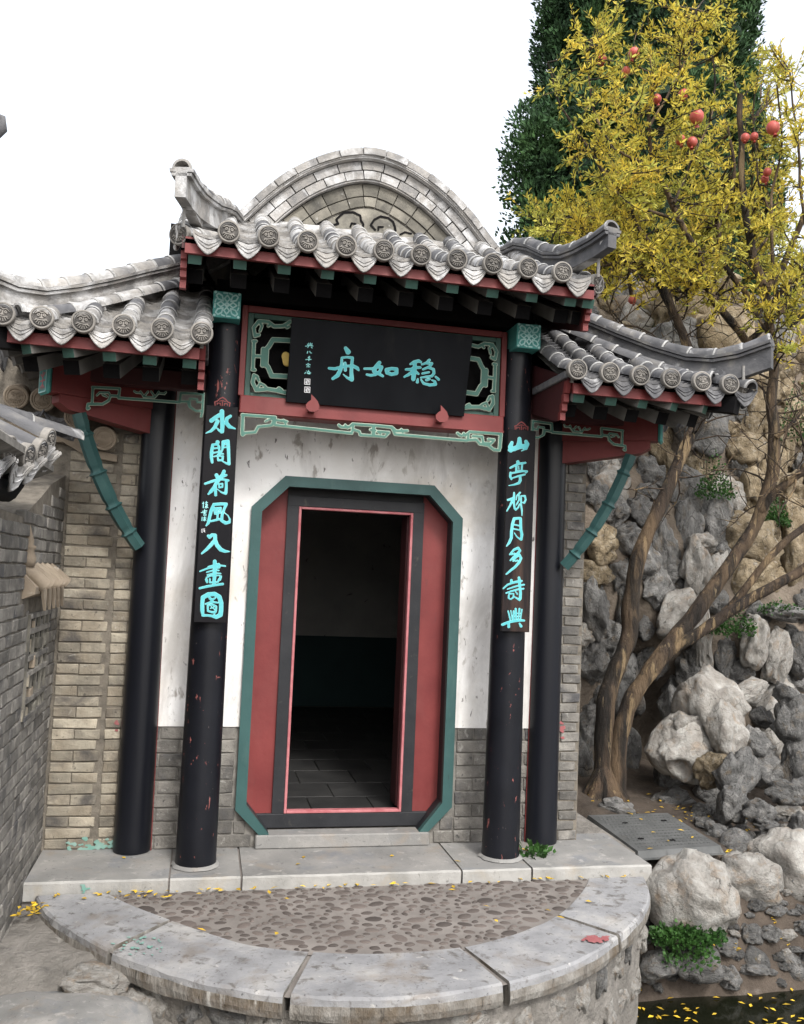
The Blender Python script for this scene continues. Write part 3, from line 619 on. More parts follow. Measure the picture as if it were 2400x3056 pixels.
# wing eaves
wz = 2.985
for s in (-1, 1):
    xs = [s * (1.14 + .21 * k) for k in range(5)]
    x0, x1 = sorted((s * 1.09, s * 2.18))
    eave(G, xs, -.65, wz, x0, x1, fan=lambda x, s=s: s * max(0, abs(x) - 1.35) * .55)
    mb = MB()
    mb.add([V3(s * 1.09, -.63, wz - .02), V3(s * 2.19, -.63, wz - .02), V3(s * 2.19, 1.6, wz - .02), V3(s * 1.62, 1.6, wz + .35), V3(s * 1.62, .42, wz + .35), V3(s * 1.09, .42, wz + .35)], [(0, 5, 4, 1), (1, 4, 3, 2)])
    mb.obj('soffit', m_wood, G)
    # side-slope rafters round the corner
    for k in range(9):
        yy = -.42 + k * .21; m_ = MB(); yb = yy + (.25 if k < 3 else 0) * (3 - k) / 3
        c0 = V3(s * 2.12, yy, wz - .10); c1 = V3(s * 1.62, yb + .05, wz + .10); d = (c1 - c0).normalized(); sd = d.cross(V3(0, 0, 1)).normalized(); u = sd.cross(d)
        v = [c + sd * a + u * b for c in (c0, c1) for a, b in ((-.036, -.03), (.036, -.03), (.036, .03), (-.036, .03))]
        m_.add(v, [(0, 1, 2, 3), (7, 6, 5, 4), (0, 4, 5, 1), (1, 5, 6, 2), (2, 6, 7, 3), (3, 7, 4, 0)]); m_.obj('rafter', m_raft, G)
    c0 = V3(s * 2.16, -.66, wz - .09); c1 = V3(s * 1.40, .25, wz + .12); d = (c1 - c0).normalized(); sd = d.cross(V3(0, 0, 1)).normalized(); u = sd.cross(d)
    m_ = MB(); v = [c + sd * a + u * b for c in (c0, c1) for a, b in ((-.05, -.05), (.05, -.05), (.05, .05), (-.05, .05))]
    m_.add(v, [(0, 1, 2, 3), (7, 6, 5, 4), (0, 4, 5, 1), (1, 5, 6, 2), (2, 6, 7, 3), (3, 7, 4, 0)]); m_.obj('hip_rafter', m_wood, G)
# ================================================================ ROOFS
def half_tile(L=.2, r0=.052, r1=.046, th=.012, n=10):
    """barrel tile along +Y (0..L), bulge +Z ; lower end at y=0 (wide)"""
    mb = MB(); pr = []
    for y, r in ((0, r0), (.012, r0 + .004), (.03, r0), (L, r1)):
        pr.append((y, r))
    for sgn, off in ((1, 0), (-1, th)):
        vs_ = [(math.cos(math.pi * k / n) * (r - off), y, math.sin(math.pi * k / n) * (r - off) * 1.05) for y, r in pr for k in range(n + 1)]
        fs = [((i * (n + 1) + k), (i * (n + 1) + k + 1), ((i + 1) * (n + 1) + k + 1), ((i + 1) * (n + 1) + k)) for i in range(len(pr) - 1) for k in range(n)]
        mb.add(vs_, fs if sgn > 0 else [q[::-1] for q in fs], True)
        if sgn > 0:
            for q in range(n): mb.mi[q] = 1
        if off: break
    ring = [(math.cos(math.pi * k / n) * (r0 - o), 0, math.sin(math.pi * k / n) * (r0 - o) * 1.05) for k in range(n + 1) for o in (0, th)]
    mb.add(ring, [(2 * k, 2 * k + 2, 2 * k + 3, 2 * k + 1) for k in range(n)])
    return mb
tm1 = half_tile().mesh('barrel_tile', m_tile, m_lime); tm2 = half_tile().mesh('barrel_tile', m_tile_w, m_lime)
def disc_mesh(R=.061):
    mb = MB()   # faces -Y
    mb.lathe([(R, .035), (R, .004), (R * .94, 0), (R * .84, 0), (R * .80, .006), (R * .74, .006), (R * .71, .001), (R * .66, .001), (R * .62, .006), (R * .4, .003), (0, .0015)], 28, (0, 0, 0), (0, 1, 0), smooth=False)
    def f(x, y, h): return V3(x * 1.12, .005 - h, y * 1.12)
    st = [wd([(-.018, .012), (-.010, .016), (-.008, .008), (-.016, .004), (-.018, .012)], .0018), wd([(.018, .012), (.010, .016), (.008, .008), (.016, .004), (.018, .012)], .0018),
          wd([(0, .012), (0, -.002)], .003), wd([(-.005, -.004), (.005, -.004)], .003), wd([(-.028, .016), (-.012, .026), (0, .019), (.012, .026), (.028, .016)], .0018),
          wd([(-.024, -.010), (-.010, -.014), (.010, -.014), (.024, -.010)], .0024)]
    for k in range(7):
        a = -math.pi / 2 + (k - 3) * .34; st.append(wd([(math.cos(a) * .022, math.sin(a) * .022), (math.cos(a) * .035, math.sin(a) * .035)], .0016))
    brush_mb(st, .0022, f, .008, 0, mb=mb, mi=1)
    for q in range(28): mb.mi[q + 28] = 1; mb.mi[q] = 1; mb.mi[q + 56] = 1
    return mb
dm = disc_mesh().mesh('tile_end', m_disc, m_discf); dml = disc_mesh(.06).mesh('tile_end', m_discf, m_lime)
def drip_mesh():
    """drip tile: curved trough lip ending in a hanging pointed apron, faces -Y, width .16"""
    mb = MB(); n = 10; vs_ = []; rows = 5
    for j in range(rows):
        t = j / (rows - 1)
        for k in range(n + 1):
            a = -1 + 2 * k / n; zt = .030 * (abs(a) ** 1.8) + .005; depth = .072 * (1 - abs(a) ** 1.6) + .010
            vs_.append((a * .082, -.002 - .012 * t + .004 * math.cos(a * 9), zt - depth * t))
    f = [(j * (n + 1) + k, j * (n + 1) + k + 1, (j + 1) * (n + 1) + k + 1, (j + 1) * (n + 1) + k) for j in range(rows - 1) for k in range(n)]
    mb.add(vs_, [q[::-1] for q in f], True)
    mb.add([(x, y + .014, z) for x, y, z in vs_], f, True)
    # rim and ribs
    edge = [Vector(vs_[(rows - 1) * (n + 1) + k]) for k in range(n + 1)]; mb.tube([e + V3(0, .004, 0) for e in edge], .006, 6)
    for q in (.35, .62): mb.tube([Vector(vs_[k]) * (1 - q) + Vector(vs_[(rows - 1) * (n + 1) + k]) * q + V3(0, -.002, 0) for k in range(n + 1)], .0035, 5)
    return mb
drm = drip_mesh().mesh('drip_tile', m_tile_w); drm2 = drip_mesh().mesh('drip_tile', m_tile)
def pan_strip(path, w, step=.055, mb=None, side=Vector((1, 0, 0))):
    """stepped concave pan tiles down a valley"""
    mb = mb or MB(); n = 6; tot = 0; path = [Vector(p) for p in path]
    seg = [(b - a).length for a, b in zip(path, path[1:])]; T = sum(seg)
    def at(s):
        for (a, b), l in zip(zip(path, path[1:]), seg):
            if s <= l or (a, b) == (path[-2], path[-1]): return a.lerp(b, s / l), (b - a).normalized()
            s -= l
    s = 0
    while s < T - .01:
        a, t = at(s); b, t2 = at(min(s + step, T)); nn = side.cross(t).normalized()
        if nn.z < 0: nn = -nn
        vs_ = []
        for P, lift in ((a, .016), (b, .0)):
            for k in range(n + 1):
                q = -1 + 2 * k / n; vs_.append(P + side * (q * w / 2) + nn * (lift + .028 * q * q))
        base = [a + side * ((-1 + 2 * k / n) * w / 2) + nn * (.028 * (-1 + 2 * k / n) ** 2 - .002) for k in range(n + 1)]
        mb.add(vs_, [(k, k + 1, k + n + 2, k + n + 1) for k in range(n)], True)
        mb.add(vs_[:n + 1] + base, [(k + 1, k, k + n + 1, k + n + 2) for k in range(n)])
        s += step
    return mb
def frame_M(o, ydir, up):
    y = ydir.normalized(); x = y.cross(up).normalized(); z = x.cross(y)
    return Matrix(((x.x, y.x, z.x, o.x), (x.y, y.y, z.y, o.y), (x.z, y.z, z.z, o.z), (0, 0, 0, 1)))
def tile_row(parent, path, meshes, pitch=.17, disc=True, up=V3(0, 0, 1), r=.05, scale=1.0, ends=dm):
    path = [Vector(p) for p in path]; seg = [(b - a).length for a, b in zip(path, path[1:])]; T = sum(seg)
    def at(s):
        for i, l in enumerate(seg):
            if s <= l or i == len(seg) - 1: return path[i].lerp(path[i + 1], s / l), (path[i + 1] - path[i]).normalized()
            s -= l
    s = 0
    while s < T - .03:
        o, t = at(s); e, _ = at(min(s + pitch, T)); t = (e - o).normalized(); L_ = min(pitch + .012, T - s + .01)
        M = frame_M(o, t, up) @ Matrix.Diagonal((scale, L_ / .2, scale, 1)) @ Matrix.Rotation(random.uniform(-.04, .04), 4, 'Z')
        link('barrel_tile', random.choice(meshes), parent, M); s += pitch
    if disc:
        t = (path[1] - path[0]).normalized(); h = V3(t.x, t.y, t.z * .35).normalized()
        M = frame_M(path[0] - h * .012 + V3(0, 0, .006), h, up) @ Matrix.Diagonal((scale, 1, scale, 1)) @ Matrix.Rotation(random.uniform(-.25, .25), 4, 'Y')
        link('tile_end', ends, parent, M)
# ---- porch roof
def pz(y):   # roof surface height
    t = max(0, (y + .66) / .98); return 3.575 + .49 * (t ** 1.25)
mb = MB(); ys = np.linspace(-.64, .36, 9)
vs_ = [V3(x, y, pz(y) - .03) for y in ys for x in (-1.2, 1.2)] + [V3(x, y, pz(y) - .055) for y in ys for x in (-1.2, 1.2)]
f = []
for i in range(8): f += [(2 * i, 2 * i + 1, 2 * i + 3, 2 * i + 2), (18 + 2 * i, 18 + 2 * i + 2, 18 + 2 * i + 3, 18 + 2 * i + 1), (2 * i, 2 * i + 2, 20 + 2 * i, 18 + 2 * i), (2 * i + 1, 19 + 2 * i, 21 + 2 * i, 2 * i + 3)]
f += [(0, 18, 19, 1), (16, 17, 35, 34)]
mb.add(vs_, f); proof = mb.obj('porch_roof', m_mortar_l, G)
RX = [-.97 + .2156 * k for k in range(10)]
for k, x in enumerate(RX):
    yt = .33 if abs(x) < .85 else .18
    tile_row(proof, [V3(x, y, pz(y) + .012) for y in np.linspace(-.695, yt, 8)], [tm1, tm2] if x > .1 else [tm2, tm2, tm1])
mb = MB()
for k in range(11):
    x = -.97 - .1078 + .2156 * k; yt = .34 if abs(x) < .9 else .1
    pan_strip([V3(x, y, pz(y) - .022) for y in np.linspace(-.665, yt, 8)], .165, mb=mb)
    link('drip_tile', drm, proof, Matrix.Translation((x, -.665, pz(-.66) - .034)))
mb.obj('pan_tile', m_tile_w, proof, kind='stuff')
for s in (-1, 1):    # corner tile turned outward at the verge
    tile_row(proof, [V3(s * 1.235, -.60, 3.575), V3(s * 1.06, -.30, 3.68)], [tm2], pitch=.18)
    tile_row(proof, [V3(s * 1.22, y, pz(y) + .0) for y in np.linspace(-.45, .3, 5)], [tm1, tm2], disc=False)
    # ragged side tiles pointing outward
    for k in range(5):
        y = -.55 + k * .17; link('drip_tile', drm, proof, frame_M(V3(s * 1.25, y, pz(y) - .02), V3(-s, .15, .1), V3(0, 0, 1)))
# ---- ridges
def ridge(parent, pts, h=.12, w=.055, endcut=.06, nm='ridge', base_n=None, tilesm=(tm1,)):
    """layered ridge: wall, two proud courses, barrel tiles on top. pts = top line"""
    pts = [Vector(p) for p in pts]; fr_ = []
    for i, p in enumerate(pts):
        t = (pts[min(i + 1, len(pts) - 1)] - pts[max(i - 1, 0)]); t.z = 0; t.normalize(); sd = V3(t.y, -t.x, 0); fr_.append((p, sd, V3(0, 0, 1)))
    mb = MB()
    a = h
    mb.sweep([(-w * .55, -a), (w * .55, -a), (w * .55, -.052), (-w * .55, -.052)], fr_)
    mb.sweep([(-w * .95, -.074), (w * .95, -.074), (w * 1.0, -.058), (-w * 1.0, -.058)], fr_)
    mb.sweep([(-w * 1.15, -.052), (w * 1.15, -.052), (w * 1.2, -.034), (-w * 1.2, -.034)], fr_)
    mb.sweep([(-w * .8, -.034), (w * .8, -.034), (w * .8, -.026), (-w * .8, -.026)], fr_)
    o = mb.obj(nm, m_tile_w if pts[0].x < 0 else m_tile, parent)
    P_ = [p - V3(0, 0, .034) for p in pts]
    tile_row(o, P_, list(tilesm), pitch=.17, disc=False)
    return o
for s in (-1, 1):
    prof = [(1.235, -.80, 3.885), (1.20, -.66, 3.865), (1.16, -.5, 3.86), (1.12, -.38, 3.865), (1.07, -.22, 3.915), (1.02, -.05, 4.02), (.98, .1, 4.085), (.94, .25, 4.09), (.90, .36, 4.06)] if s > 0 else \
           [(1.235, -.80, 3.90), (1.20, -.66, 3.90), (1.16, -.5, 3.915), (1.12, -.38, 3.935), (1.07, -.22, 3.97), (1.02, -.05, 4.03), (.98, .1, 4.075), (.94, .25, 4.09), (.90, .36, 4.06)]
    r = ridge(proof, [V3(s * x, y, z) for x, y, z in prof], h=.19 if s < 0 else .15, nm='porch_ridge', tilesm=(tm1, tm2) if s < 0 else (tm1,))
    # corner block under the upturned tip, with its thin iron post
    mb = MB(); mb.prism([(-.76, 3.79), (-.42, 3.79), (-.42, 3.70), (-.66, 3.715)], lambda u, v, d: V3(s * (1.225 - (u + .76) * .22) + d, u, v), -.032, .032); mb.obj('ridge_end_block', m_tile_w, r)
    mb = MB(); mb.tube([V3(s * 1.215, -.66, 3.60), V3(s * 1.215, -.66, 3.74)], .010, 8); mb.obj('ridge_prop', m_slab, r)
# ---- wing roofs
hipline = [(1.18, .42, 3.83), (1.27, .33, 3.77), (1.47, .1, 3.62), (1.65, -.07, 3.49), (1.82, -.24, 3.375), (1.97, -.39, 3.29), (2.09, -.51, 3.262), (2.20, -.62, 3.275), (2.33, -.76, 3.325)]
def wzr(y):
    t = (y + .65) / 1.07; return 3.005 + .60 * (t ** 1.15) if t > 0 else 3.005
for s in (-1, 1):
    mb = MB(); ys = np.linspace(-.63, .42, 9); vs_ = []
    for y in ys:
        xh = 1.18 + (.42 - y) * .974
        vs_ += [V3(s * 1.07, y, wzr(y) - .03), V3(s * xh, y, wzr(y) - .03)]
    f = [(2 * i, 2 * i + 1, 2 * i + 3, 2 * i + 2) for i in range(8)]
    mb.add(vs_, f)
    # side slope beyond the hip, running back
    vs2 = []
    for y in ys:
        xh = 1.18 + (.42 - y) * .974; vs2 += [V3(s * xh, y, wzr(y) - .03), V3(s * xh, 3.0, wzr(y) - .03)]
    mb.add(vs2, f)
    mb.add([p - V3(0, 0, .03) for p in vs_], f); mb.add([p - V3(0, 0, .03) for p in vs2], f)
    mb.add([vs_[0], vs_[1], vs2[1], vs_[0] - V3(0, 0, .03), vs_[1] - V3(0, 0, .03), vs2[1] - V3(0, 0, .03)], [(0, 1, 4, 3), (1, 2, 5, 4)])
    wr = mb.obj('wing_roof', m_mortar_l, G)
    wm = [tm2, tm2, tm1] if s < 0 else [tm1]
    for k in range(6):
        x = [1.083, 1.290, 1.487, 1.690, 1.895, 2.085][k]; yt = .42 - (x - 1.18) / .974 - .10; yt = min(yt, .34)
        tile_row(wr, [V3(s * x, y, wzr(y) + .008) for y in np.linspace(-.695, max(yt, -.5), 7)], wm)
    mb = MB()
    for k in range(6):
        x = 1.187 + .203 * k; yt = min(.42 - (x - 1.18) / .974, .4)
        if yt > -.6: pan_strip([V3(s * x, y, wzr(y) - .024) for y in np.linspace(-.665, yt, 8)], .155, mb=mb)
        link('drip_tile', drm if s < 0 else drm2, wr, Matrix.Translation((s * x, -.665, wzr(-.65) - .034)))
    mb.obj('pan_tile', m_tile_w if s < 0 else m_tile, wr, kind='stuff')
    # barrel row under the ridge, parallel with it
    tile_row(wr, [V3(s * (x - .05), y - .07, z - .20) for x, y, z in hipline[::-1][2:]], wm, disc=False)
    r = ridge(wr, [V3(s * x, y, z) for x, y, z in hipline[::-1]], h=.20, nm='wing_ridge', tilesm=(tm1, tm2) if s < 0 else (tm1,))
    vs_ = []
    for x, y, z in hipline[:-2]:
        lo = wzr(y) - .06
        for dx in (-.022, .022): vs_ += [V3(s * x + dx, y + dx * .9 * s, z - .17), V3(s * x + dx, y + dx * .9 * s, min(lo, z - .2))]
    k_ = len(hipline) - 2; MB().add(vs_, [f_ for i in range(k_ - 1) for f_ in ((4 * i, 4 * i + 1, 4 * i + 5, 4 * i + 4), (4 * i + 2, 4 * i + 6, 4 * i + 7, 4 * i + 3))]).obj('ridge_bedding', m_tile_w if s < 0 else m_tile, r)
    mb = MB(); mb.prism([(-.74, 3.22), (-.46, 3.18), (-.50, 3.11), (-.66, 3.15)], lambda u, v, d: V3(s * (1.18 + (.42 - u) * .974) + d, u, v), -.03, .03); mb.obj('ridge_end_block', m_tile, r)
    mb = MB(); mb.tube([V3(s * 2.20, -.66, 3.03), V3(s * 2.20, -.66, 3.15)], .010, 8); mb.obj('ridge_prop', m_slab, r)
    # corner tile and side drips
    tile_row(wr, [V3(s * 2.23, -.62, 3.01), V3(s * 2.05, -.42, 3.10)], wm, pitch=.2)
    tile_row(wr, [V3(s * 2.23, -.70, 3.0), V3(s * 2.19, -.55, 3.05)], wm, pitch=.16, disc=False)
    for k in range(14):
        y = -.55 + k * .2; link('drip_tile', drm2, wr, frame_M(V3(s * 2.27, y, 2.985), V3(-s, 0, .1), V3(0, 0, 1)))
    # bent verge slate beside the inner column
    mb = MB(); mb.box(*sorted((s * 1.045, s * 1.09)), -.60, -.05, 2.985, 3.03, .004); mb.obj('verge_slate', m_tile, wr)
# ---- curved gable of the hall behind
GX = -.03
gpts = [(-1.16, 3.86), (-1.03, 3.95), (-.89, 4.085), (-.71, 4.285), (-.535, 4.438), (-.36, 4.545), (-.18, 4.618), (0, 4.645)]
gpts = gpts + [(-x, z) for x, z in gpts[-2::-1]]
def smooth_curve(pts, n=60):
    P = [Vector((p[0], p[1])) for p in pts]; L_ = [0]
    for a, b in zip(P, P[1:]): L_.append(L_[-1] + (b - a).length)
    out_ = []
    for i in range(n + 1):
        s = L_[-1] * i / n; k = min(max(j for j in range(len(L_)) if L_[j] <= s + 1e-9), len(P) - 2); t = (s - L_[k]) / (L_[k + 1] - L_[k])
        p0, p1, p2, p3 = P[max(k - 1, 0)], P[k], P[k + 1], P[min(k + 2, len(P) - 1)]
        out_.append(.5 * ((2 * p1) + (p2 - p0) * t + (2 * p0 - 5 * p1 + 4 * p2 - p3) * t * t + (3 * p1 - p0 - 3 * p2 + p3) * t ** 3))
    return out_
gc = smooth_curve(gpts, 72)
def off(d):
    o = []
    for i, p in enumerate(gc):
        t = (gc[min(i + 1, len(gc) - 1)] - gc[max(i - 1, 0)]).normalized(); o.append(p + Vector((t.y, -t.x)) * d)
    return o
def band(d0, d1, y0, y1, mb):
    a, b = off(d0), off(d1); n = len(a)
    vs_ = [V3(GX + p.x, y, p.y) for y in (y0, y1) for c in (a, b) for p in c]
    f = []
    for i in range(n - 1):
        A0, A1, B0, B1 = i, i + 1, n + i, n + i + 1
        f += [(A0, A1, B1, B0), (2 * n + A0, 2 * n + B0, 2 * n + B1, 2 * n + A1), (A0, 2 * n + A0, 2 * n + A1, A1), (B0, B1, 2 * n + B1, 2 * n + B0)]
    return mb.add(vs_, f, False)
mb = MB(); band(.0, .38, .36, .44, mb)
mb.prism([(GX + p.x, p.y) for p in off(.28)][6:-6], X, .37, .43)
gable = mb.obj('curved_gable', m_mortar_l, G)
mb = MB(); band(.052, .060, .245, .36, mb); band(.066, .074, .262, .36, mb); band(.198, .208, .30, .36, mb); mb.obj('gable_moulding', m_tile_w, gable)
mb = MB(); band(.0, .07, .25, 5.4, mb); mb.obj('hall_roof', m_tile_w, G)
mb = MB(); band(.235, .30, .40, 5.4, mb); mb.obj('hall_roof_lining', m_wood, G)
def voussoirs(d0, d1, y0, n, m, name='gable_brick', jit=.004):
    a, b = off(d0), off(d1); N_ = len(a) - 1
    for k in range(n):
        i0, i1 = k / n * N_, (k + 1) / n * N_
        def S_(c, i):
            j = min(int(i), N_ - 1); return c[j].lerp(c[j + 1], i - j)
        g = .025
        q = [S_(a, i0 + g * (i1 - i0)), S_(a, (i0 + i1) / 2), S_(a, i1 - g * (i1 - i0)), S_(b, i1 - g * (i1 - i0)), S_(b, (i0 + i1) / 2), S_(b, i0 + g * (i1 - i0))]
        yy = y0 + random.uniform(-jit, jit)
        MB().prism([(GX + p.x, p.y) for p in q], X, yy, .37).obj(name, m, gable)
voussoirs(.004, .050, .235, 17, m_tile_w, 'coping_brick', .008)
voussoirs(.078, .134, .285, 15, m_tile_w); voussoirs(.140, .196, .290, 17, m_tile_w)
voussoirs(.215, .296, .335, 15, m_brickg)
voussoirs(.302, .366, .343, 15, m_brickg)
mb = MB(); tp = [(GX + p.x * .98, p.y) for p in off(.378) if p.y > 4.0]; mb.prism([(tp[0][0], 3.95)] + tp + [(tp[-1][0], 3.95)], X, .352, .38); tym = mb.obj('tympanum', m_brickg, gable)
zc = zoomf(450, 400, 800 / 1708, .350)
cl = [wd([(1120, 572), (1160, 580), (1195, 572), (1182, 545), (1205, 522), (1232, 500), (1290, 498), (1335, 520), (1340, 552), (1355, 575), (1350, 605)], 7), wd([(1272, 590), (1280, 568), (1305, 572), (1308, 600)], 6),
      wd([(1430, 610), (1402, 580), (1425, 545), (1465, 525), (1515, 535), (1545, 560), (1555, 590), (1560, 615)], 7), wd([(1450, 612), (1450, 592), (1480, 592)], 6), wd([(1040, 570), (1075, 560), (1110, 575)], 6), wd([(1590, 640), (1620, 625), (1660, 635)], 6)]
brush_mb(cl, 5, zc, .0015).obj('carved_cloud', m_wood, tym)
# junction mortar between porch roof and gable
mb = MB(); mb.sweep([(0, 0), (.05, -.04), (.05, .0), (0, .05)], [(V3(x, .335, 4.045 + .012 * noise.noise(V3(x * 9, 0, 0))), V3(0, -1, 0), V3(0, 0, 1)) for x in np.linspace(-.98, .98, 40)]); mb.obj('lime_flashing', m_tile_w, proof)
# ================================================================ PLATFORM AND STEP
plat = MB().box(-1.87, 1.88, -.215, .46, -.55, -.012).obj('stone_platform', m_cement, kind='structure')
def jag(x0, x1, y0, y1, z0, z1, c=.010, sub=14, amp=.004, seed=0):
    """slab with a softly uneven front edge"""
    mb = MB(); n = sub; rows = [(y0, z0), (y0 - .0, z1 - c), (y0 + c, z1), (y1, z1), (y1, z0)]; vs_ = []
    for i in range(n + 1):
        x = x0 + (x1 - x0) * i / n
        for j, (y, z) in enumerate(rows):
            e = amp * noise.noise(V3(x * 9, j * 3.1, seed)) * (1.6 if j in (1, 2) else .5); ex = (.006 * noise.noise(V3(y * 8, seed, 2)) if i in (0, n) else 0)
            vs_.append((x + ex, y - abs(e) * (-1 if j < 3 else 0), z + (e * .7 if j in (1, 2) else 0)))
    m = len(rows); f = []
    for i in range(n):
        for j in range(m): a = i * m + j; b = i * m + (j + 1) % m; f.append((a, a + m, b + m, b))
    mb.add(vs_, [q[::-1] for q in f]); mb.mi = [1 if q % m < 2 else 0 for q in range(len(f))]; mb.add(vs_[:m], [tuple(range(m))[::-1]]); mb.add(vs_[-m:], [tuple(range(m))])
    return mb
for k, (x0, x1) in enumerate(((-1.865, -1.098), (-1.086, -.693), (-.681, .622), (.634, 1.072), (1.084, 1.88))):
    jag(x0, x1, -.236 - random.uniform(0, .006), .455, -.10, 0 - random.uniform(0, .002), seed=k * 7).obj('platform_slab', [m_slab, m_slabf], plat)
mb = MB(); mb.box(1.61, 1.925, .02, 1.05, -.3, -.004, .01); mb.box(1.61, 1.88, -.05, .02, -.3, -.0045); mb.obj('side_pavement', m_cement_l, kind='structure')
# half-round step
ocurve = smooth_curve([(-1.80, -.245), (-1.70, -.50), (-1.53, -.76), (-1.295, -1.055), (-.90, -1.385), (-.50, -1.575), (-.02, -1.648), (.45, -1.565), (.88, -1.385), (1.295, -1.055), (1.58, -.74), (1.74, -.48), (1.83, -.245)], 96)
icurve = smooth_curve([(-1.42, -.245), (-1.27, -.44), (-1.09, -.635), (-.72, -.985), (-.41, -1.125), (-.04, -1.19), (.37, -1.155), (.72, -1.01), (1.02, -.795), (1.28, -.50), (1.45, -.245)], 96)
ZS = -.066
step = thing('half_round_step', 'half-round stone step with pebbles set in cement inside a ring of limestone kerb blocks', 'step', (0, -.9, -.9))
mb = MB(); n = len(icurve); c0 = V3(0, -.245, ZS - .010)
mb.add([(p.x * 1.02, p.y * 1.02 + .004, ZS - .010) for p in icurve] + [(0, -.24, ZS - .010)], [(i, i + 1, n) for i in range(n - 1)][::1])
bed = mb.obj('cement_bed', m_cement, step)
def crv(c, t): 
    i = t * (len(c) - 1); j = min(int(i), len(c) - 2); return c[j].lerp(c[j + 1], i - j)
def near_t(c, x, y):
    return min(range(len(c)), key=lambda i: (c[i].x - x) ** 2 + (c[i].y - y) ** 2) / (len(c) - 1)
js = [((-1.297, -.99), (-1.04, -.668)), ((-.525, -1.545), (-.401, -1.135)), ((.433, -1.57), (.372, -1.158)), ((1.235, -1.11), (1.005, -.797))]
tb = [(0.0, 0.0)] + [(near_t(ocurve, *a), near_t(icurve, *b)) for a, b in js] + [(1.0, 1.0)]
for k in range(5):
    to0, ti0 = tb[k]; to1, ti1 = tb[k + 1]; g = .0035 if 0 < k else 0; g2 = .0035 if k < 4 else 0
    if k == 3: g = .005
    N_ = 26; vs_ = []; dz = random.uniform(-.003, 0)
    for i in range(N_ + 1):
        t = i / N_; a = crv(ocurve, to0 + g + (to1 - to0 - g - g2) * t); b = crv(icurve, ti0 + g + (ti1 - ti0 - g - g2) * t)
        r = (a - b).normalized(); e = .008 * noise.noise(V3(a.x * 9, a.y * 9, k)); bot = -.185 + .02 * noise.noise(V3(a.x * 3, a.y * 3, k + 5))
        zt = ZS + dz + .003 * noise.noise(V3(a.x * 5, a.y * 5, 3))
        pr = [(b + r * .0, ZS - .1), (b, zt - .006), (b + r * .006, zt), (b.lerp(a, .33), zt + .001), (b.lerp(a, .66), zt), (a - r * (.014 - e), zt - .001), (a - r * (.004), zt - .012 + e), (a + r * e, zt - .04), (a + r * (e * .6 + .004), zt - .075), (a + r * (-.004), bot + .01), (a - r * .02, bot), (a - r * .12, bot)]
        vs_ += [(p.x, p.y, z) for p, z in pr]
    m = 12; f = []
    for i in range(N_):
        for j in range(m - 1): q = i * m + j; f.append((q, q + m, q + m + 1, q + 1))
    mb = MB(); mb.add(vs_, f); mb.mi = [1 if (q % (m - 1)) >= 7 else 0 for q in range(len(f))]; mb.add(vs_[:m], [tuple(range(m))], False, 1); mb.add(vs_[-m:], [tuple(range(m))[::-1]], False, 1)
    mb.obj('kerb_stone', [m_kerb, m_kside], step)
# red and green paint spots
def blot(parent, name, f3, strokes, m, cell=.006, h=.0015):
    return brush_mb(strokes, cell, f3, h).obj(name, m, parent)
m_spot_r = mat('red_paint_stain', [(.3, (.24, .06, .065)), (.7, (.33, .13, .13))], 14, rough=.8, bump=.1)
m_spot_g = mat('green_paint_stain', [(.3, (.13, .29, .24)), (.7, (.24, .35, .31))], 14, rough=.8, bump=.1)
zst = zoomf(1200, 2500, 1200 / 1708, plane=(V3(0, 0, ZS + .0035), V3(0, 0, 1)))
if False: blot(step, 'paint_stain', zst, [wd([(755, 425), (800, 432), (860, 425)], 9), wd([(770, 435), (815, 440), (830, 450)], 8), wd([(810, 445), (815, 460)], 4), wd([(855, 425), (880, 415)], 3), wd([(790, 428), (815, 418)], 4)], m_spot_r, cell=3)
def speckle(parent, f3, cx_, cy_, rx, ry, n, m, seed, smin=1.5, smax=5, cell=2.5):
    r = random.Random(seed); st = []
    for _ in range(n):
        x, y = cx_ + r.gauss(0, rx), cy_ + r.gauss(0, ry); a = r.uniform(-.5, .5); l = r.uniform(2, 12); w_ = r.uniform(smin, smax)
        st.append([(x, y, w_ * .5), (x + l * math.cos(a), y + l * math.sin(a) * .4, w_)])
    return brush_mb(st, cell, f3, .0012).obj('paint_stain', m, parent, kind='stuff')
zsk = zoomf(0, 0, 1.0, plane=(V3(0, 0, ZS + .0035), V3(0, 0, 1)))
speckle(step, zsk, 400, 2830, 40, 14, 26, m_spot_g, 1, 1, 3); speckle(step, zsk, 420, 2812, 22, 8, 14, m_spot_g, 2, 1, 3); speckle(step, zst, 812, 432, 27, 6, 95, m_spot_r, 3, 1.5, 6)
zsb = zoomf(0, 0, 1.0, .332); speckle(gate, zsb, 275, 2522, 40, 10, 50, m_spot_g, 4, 2, 7)
speckle(gate, zoomf(0, 0, 1.0, .332), 344, 2165, 2, 8, 8, m_spot_r, 6, 2, 5)
speckle(gate, zoomf(0, 0, 1.0, .300), 1674, 2170, 3, 22, 12, m_spot_r, 7, 2, 6)
zsf = zoomf(0, 0, 1.0, plane=(V3(0, -.2435, 0), V3(0, -1, 0))); speckle(gate, zsf, 246, 2655, 5, 12, 12, m_spot_g, 5, 1.5, 4)
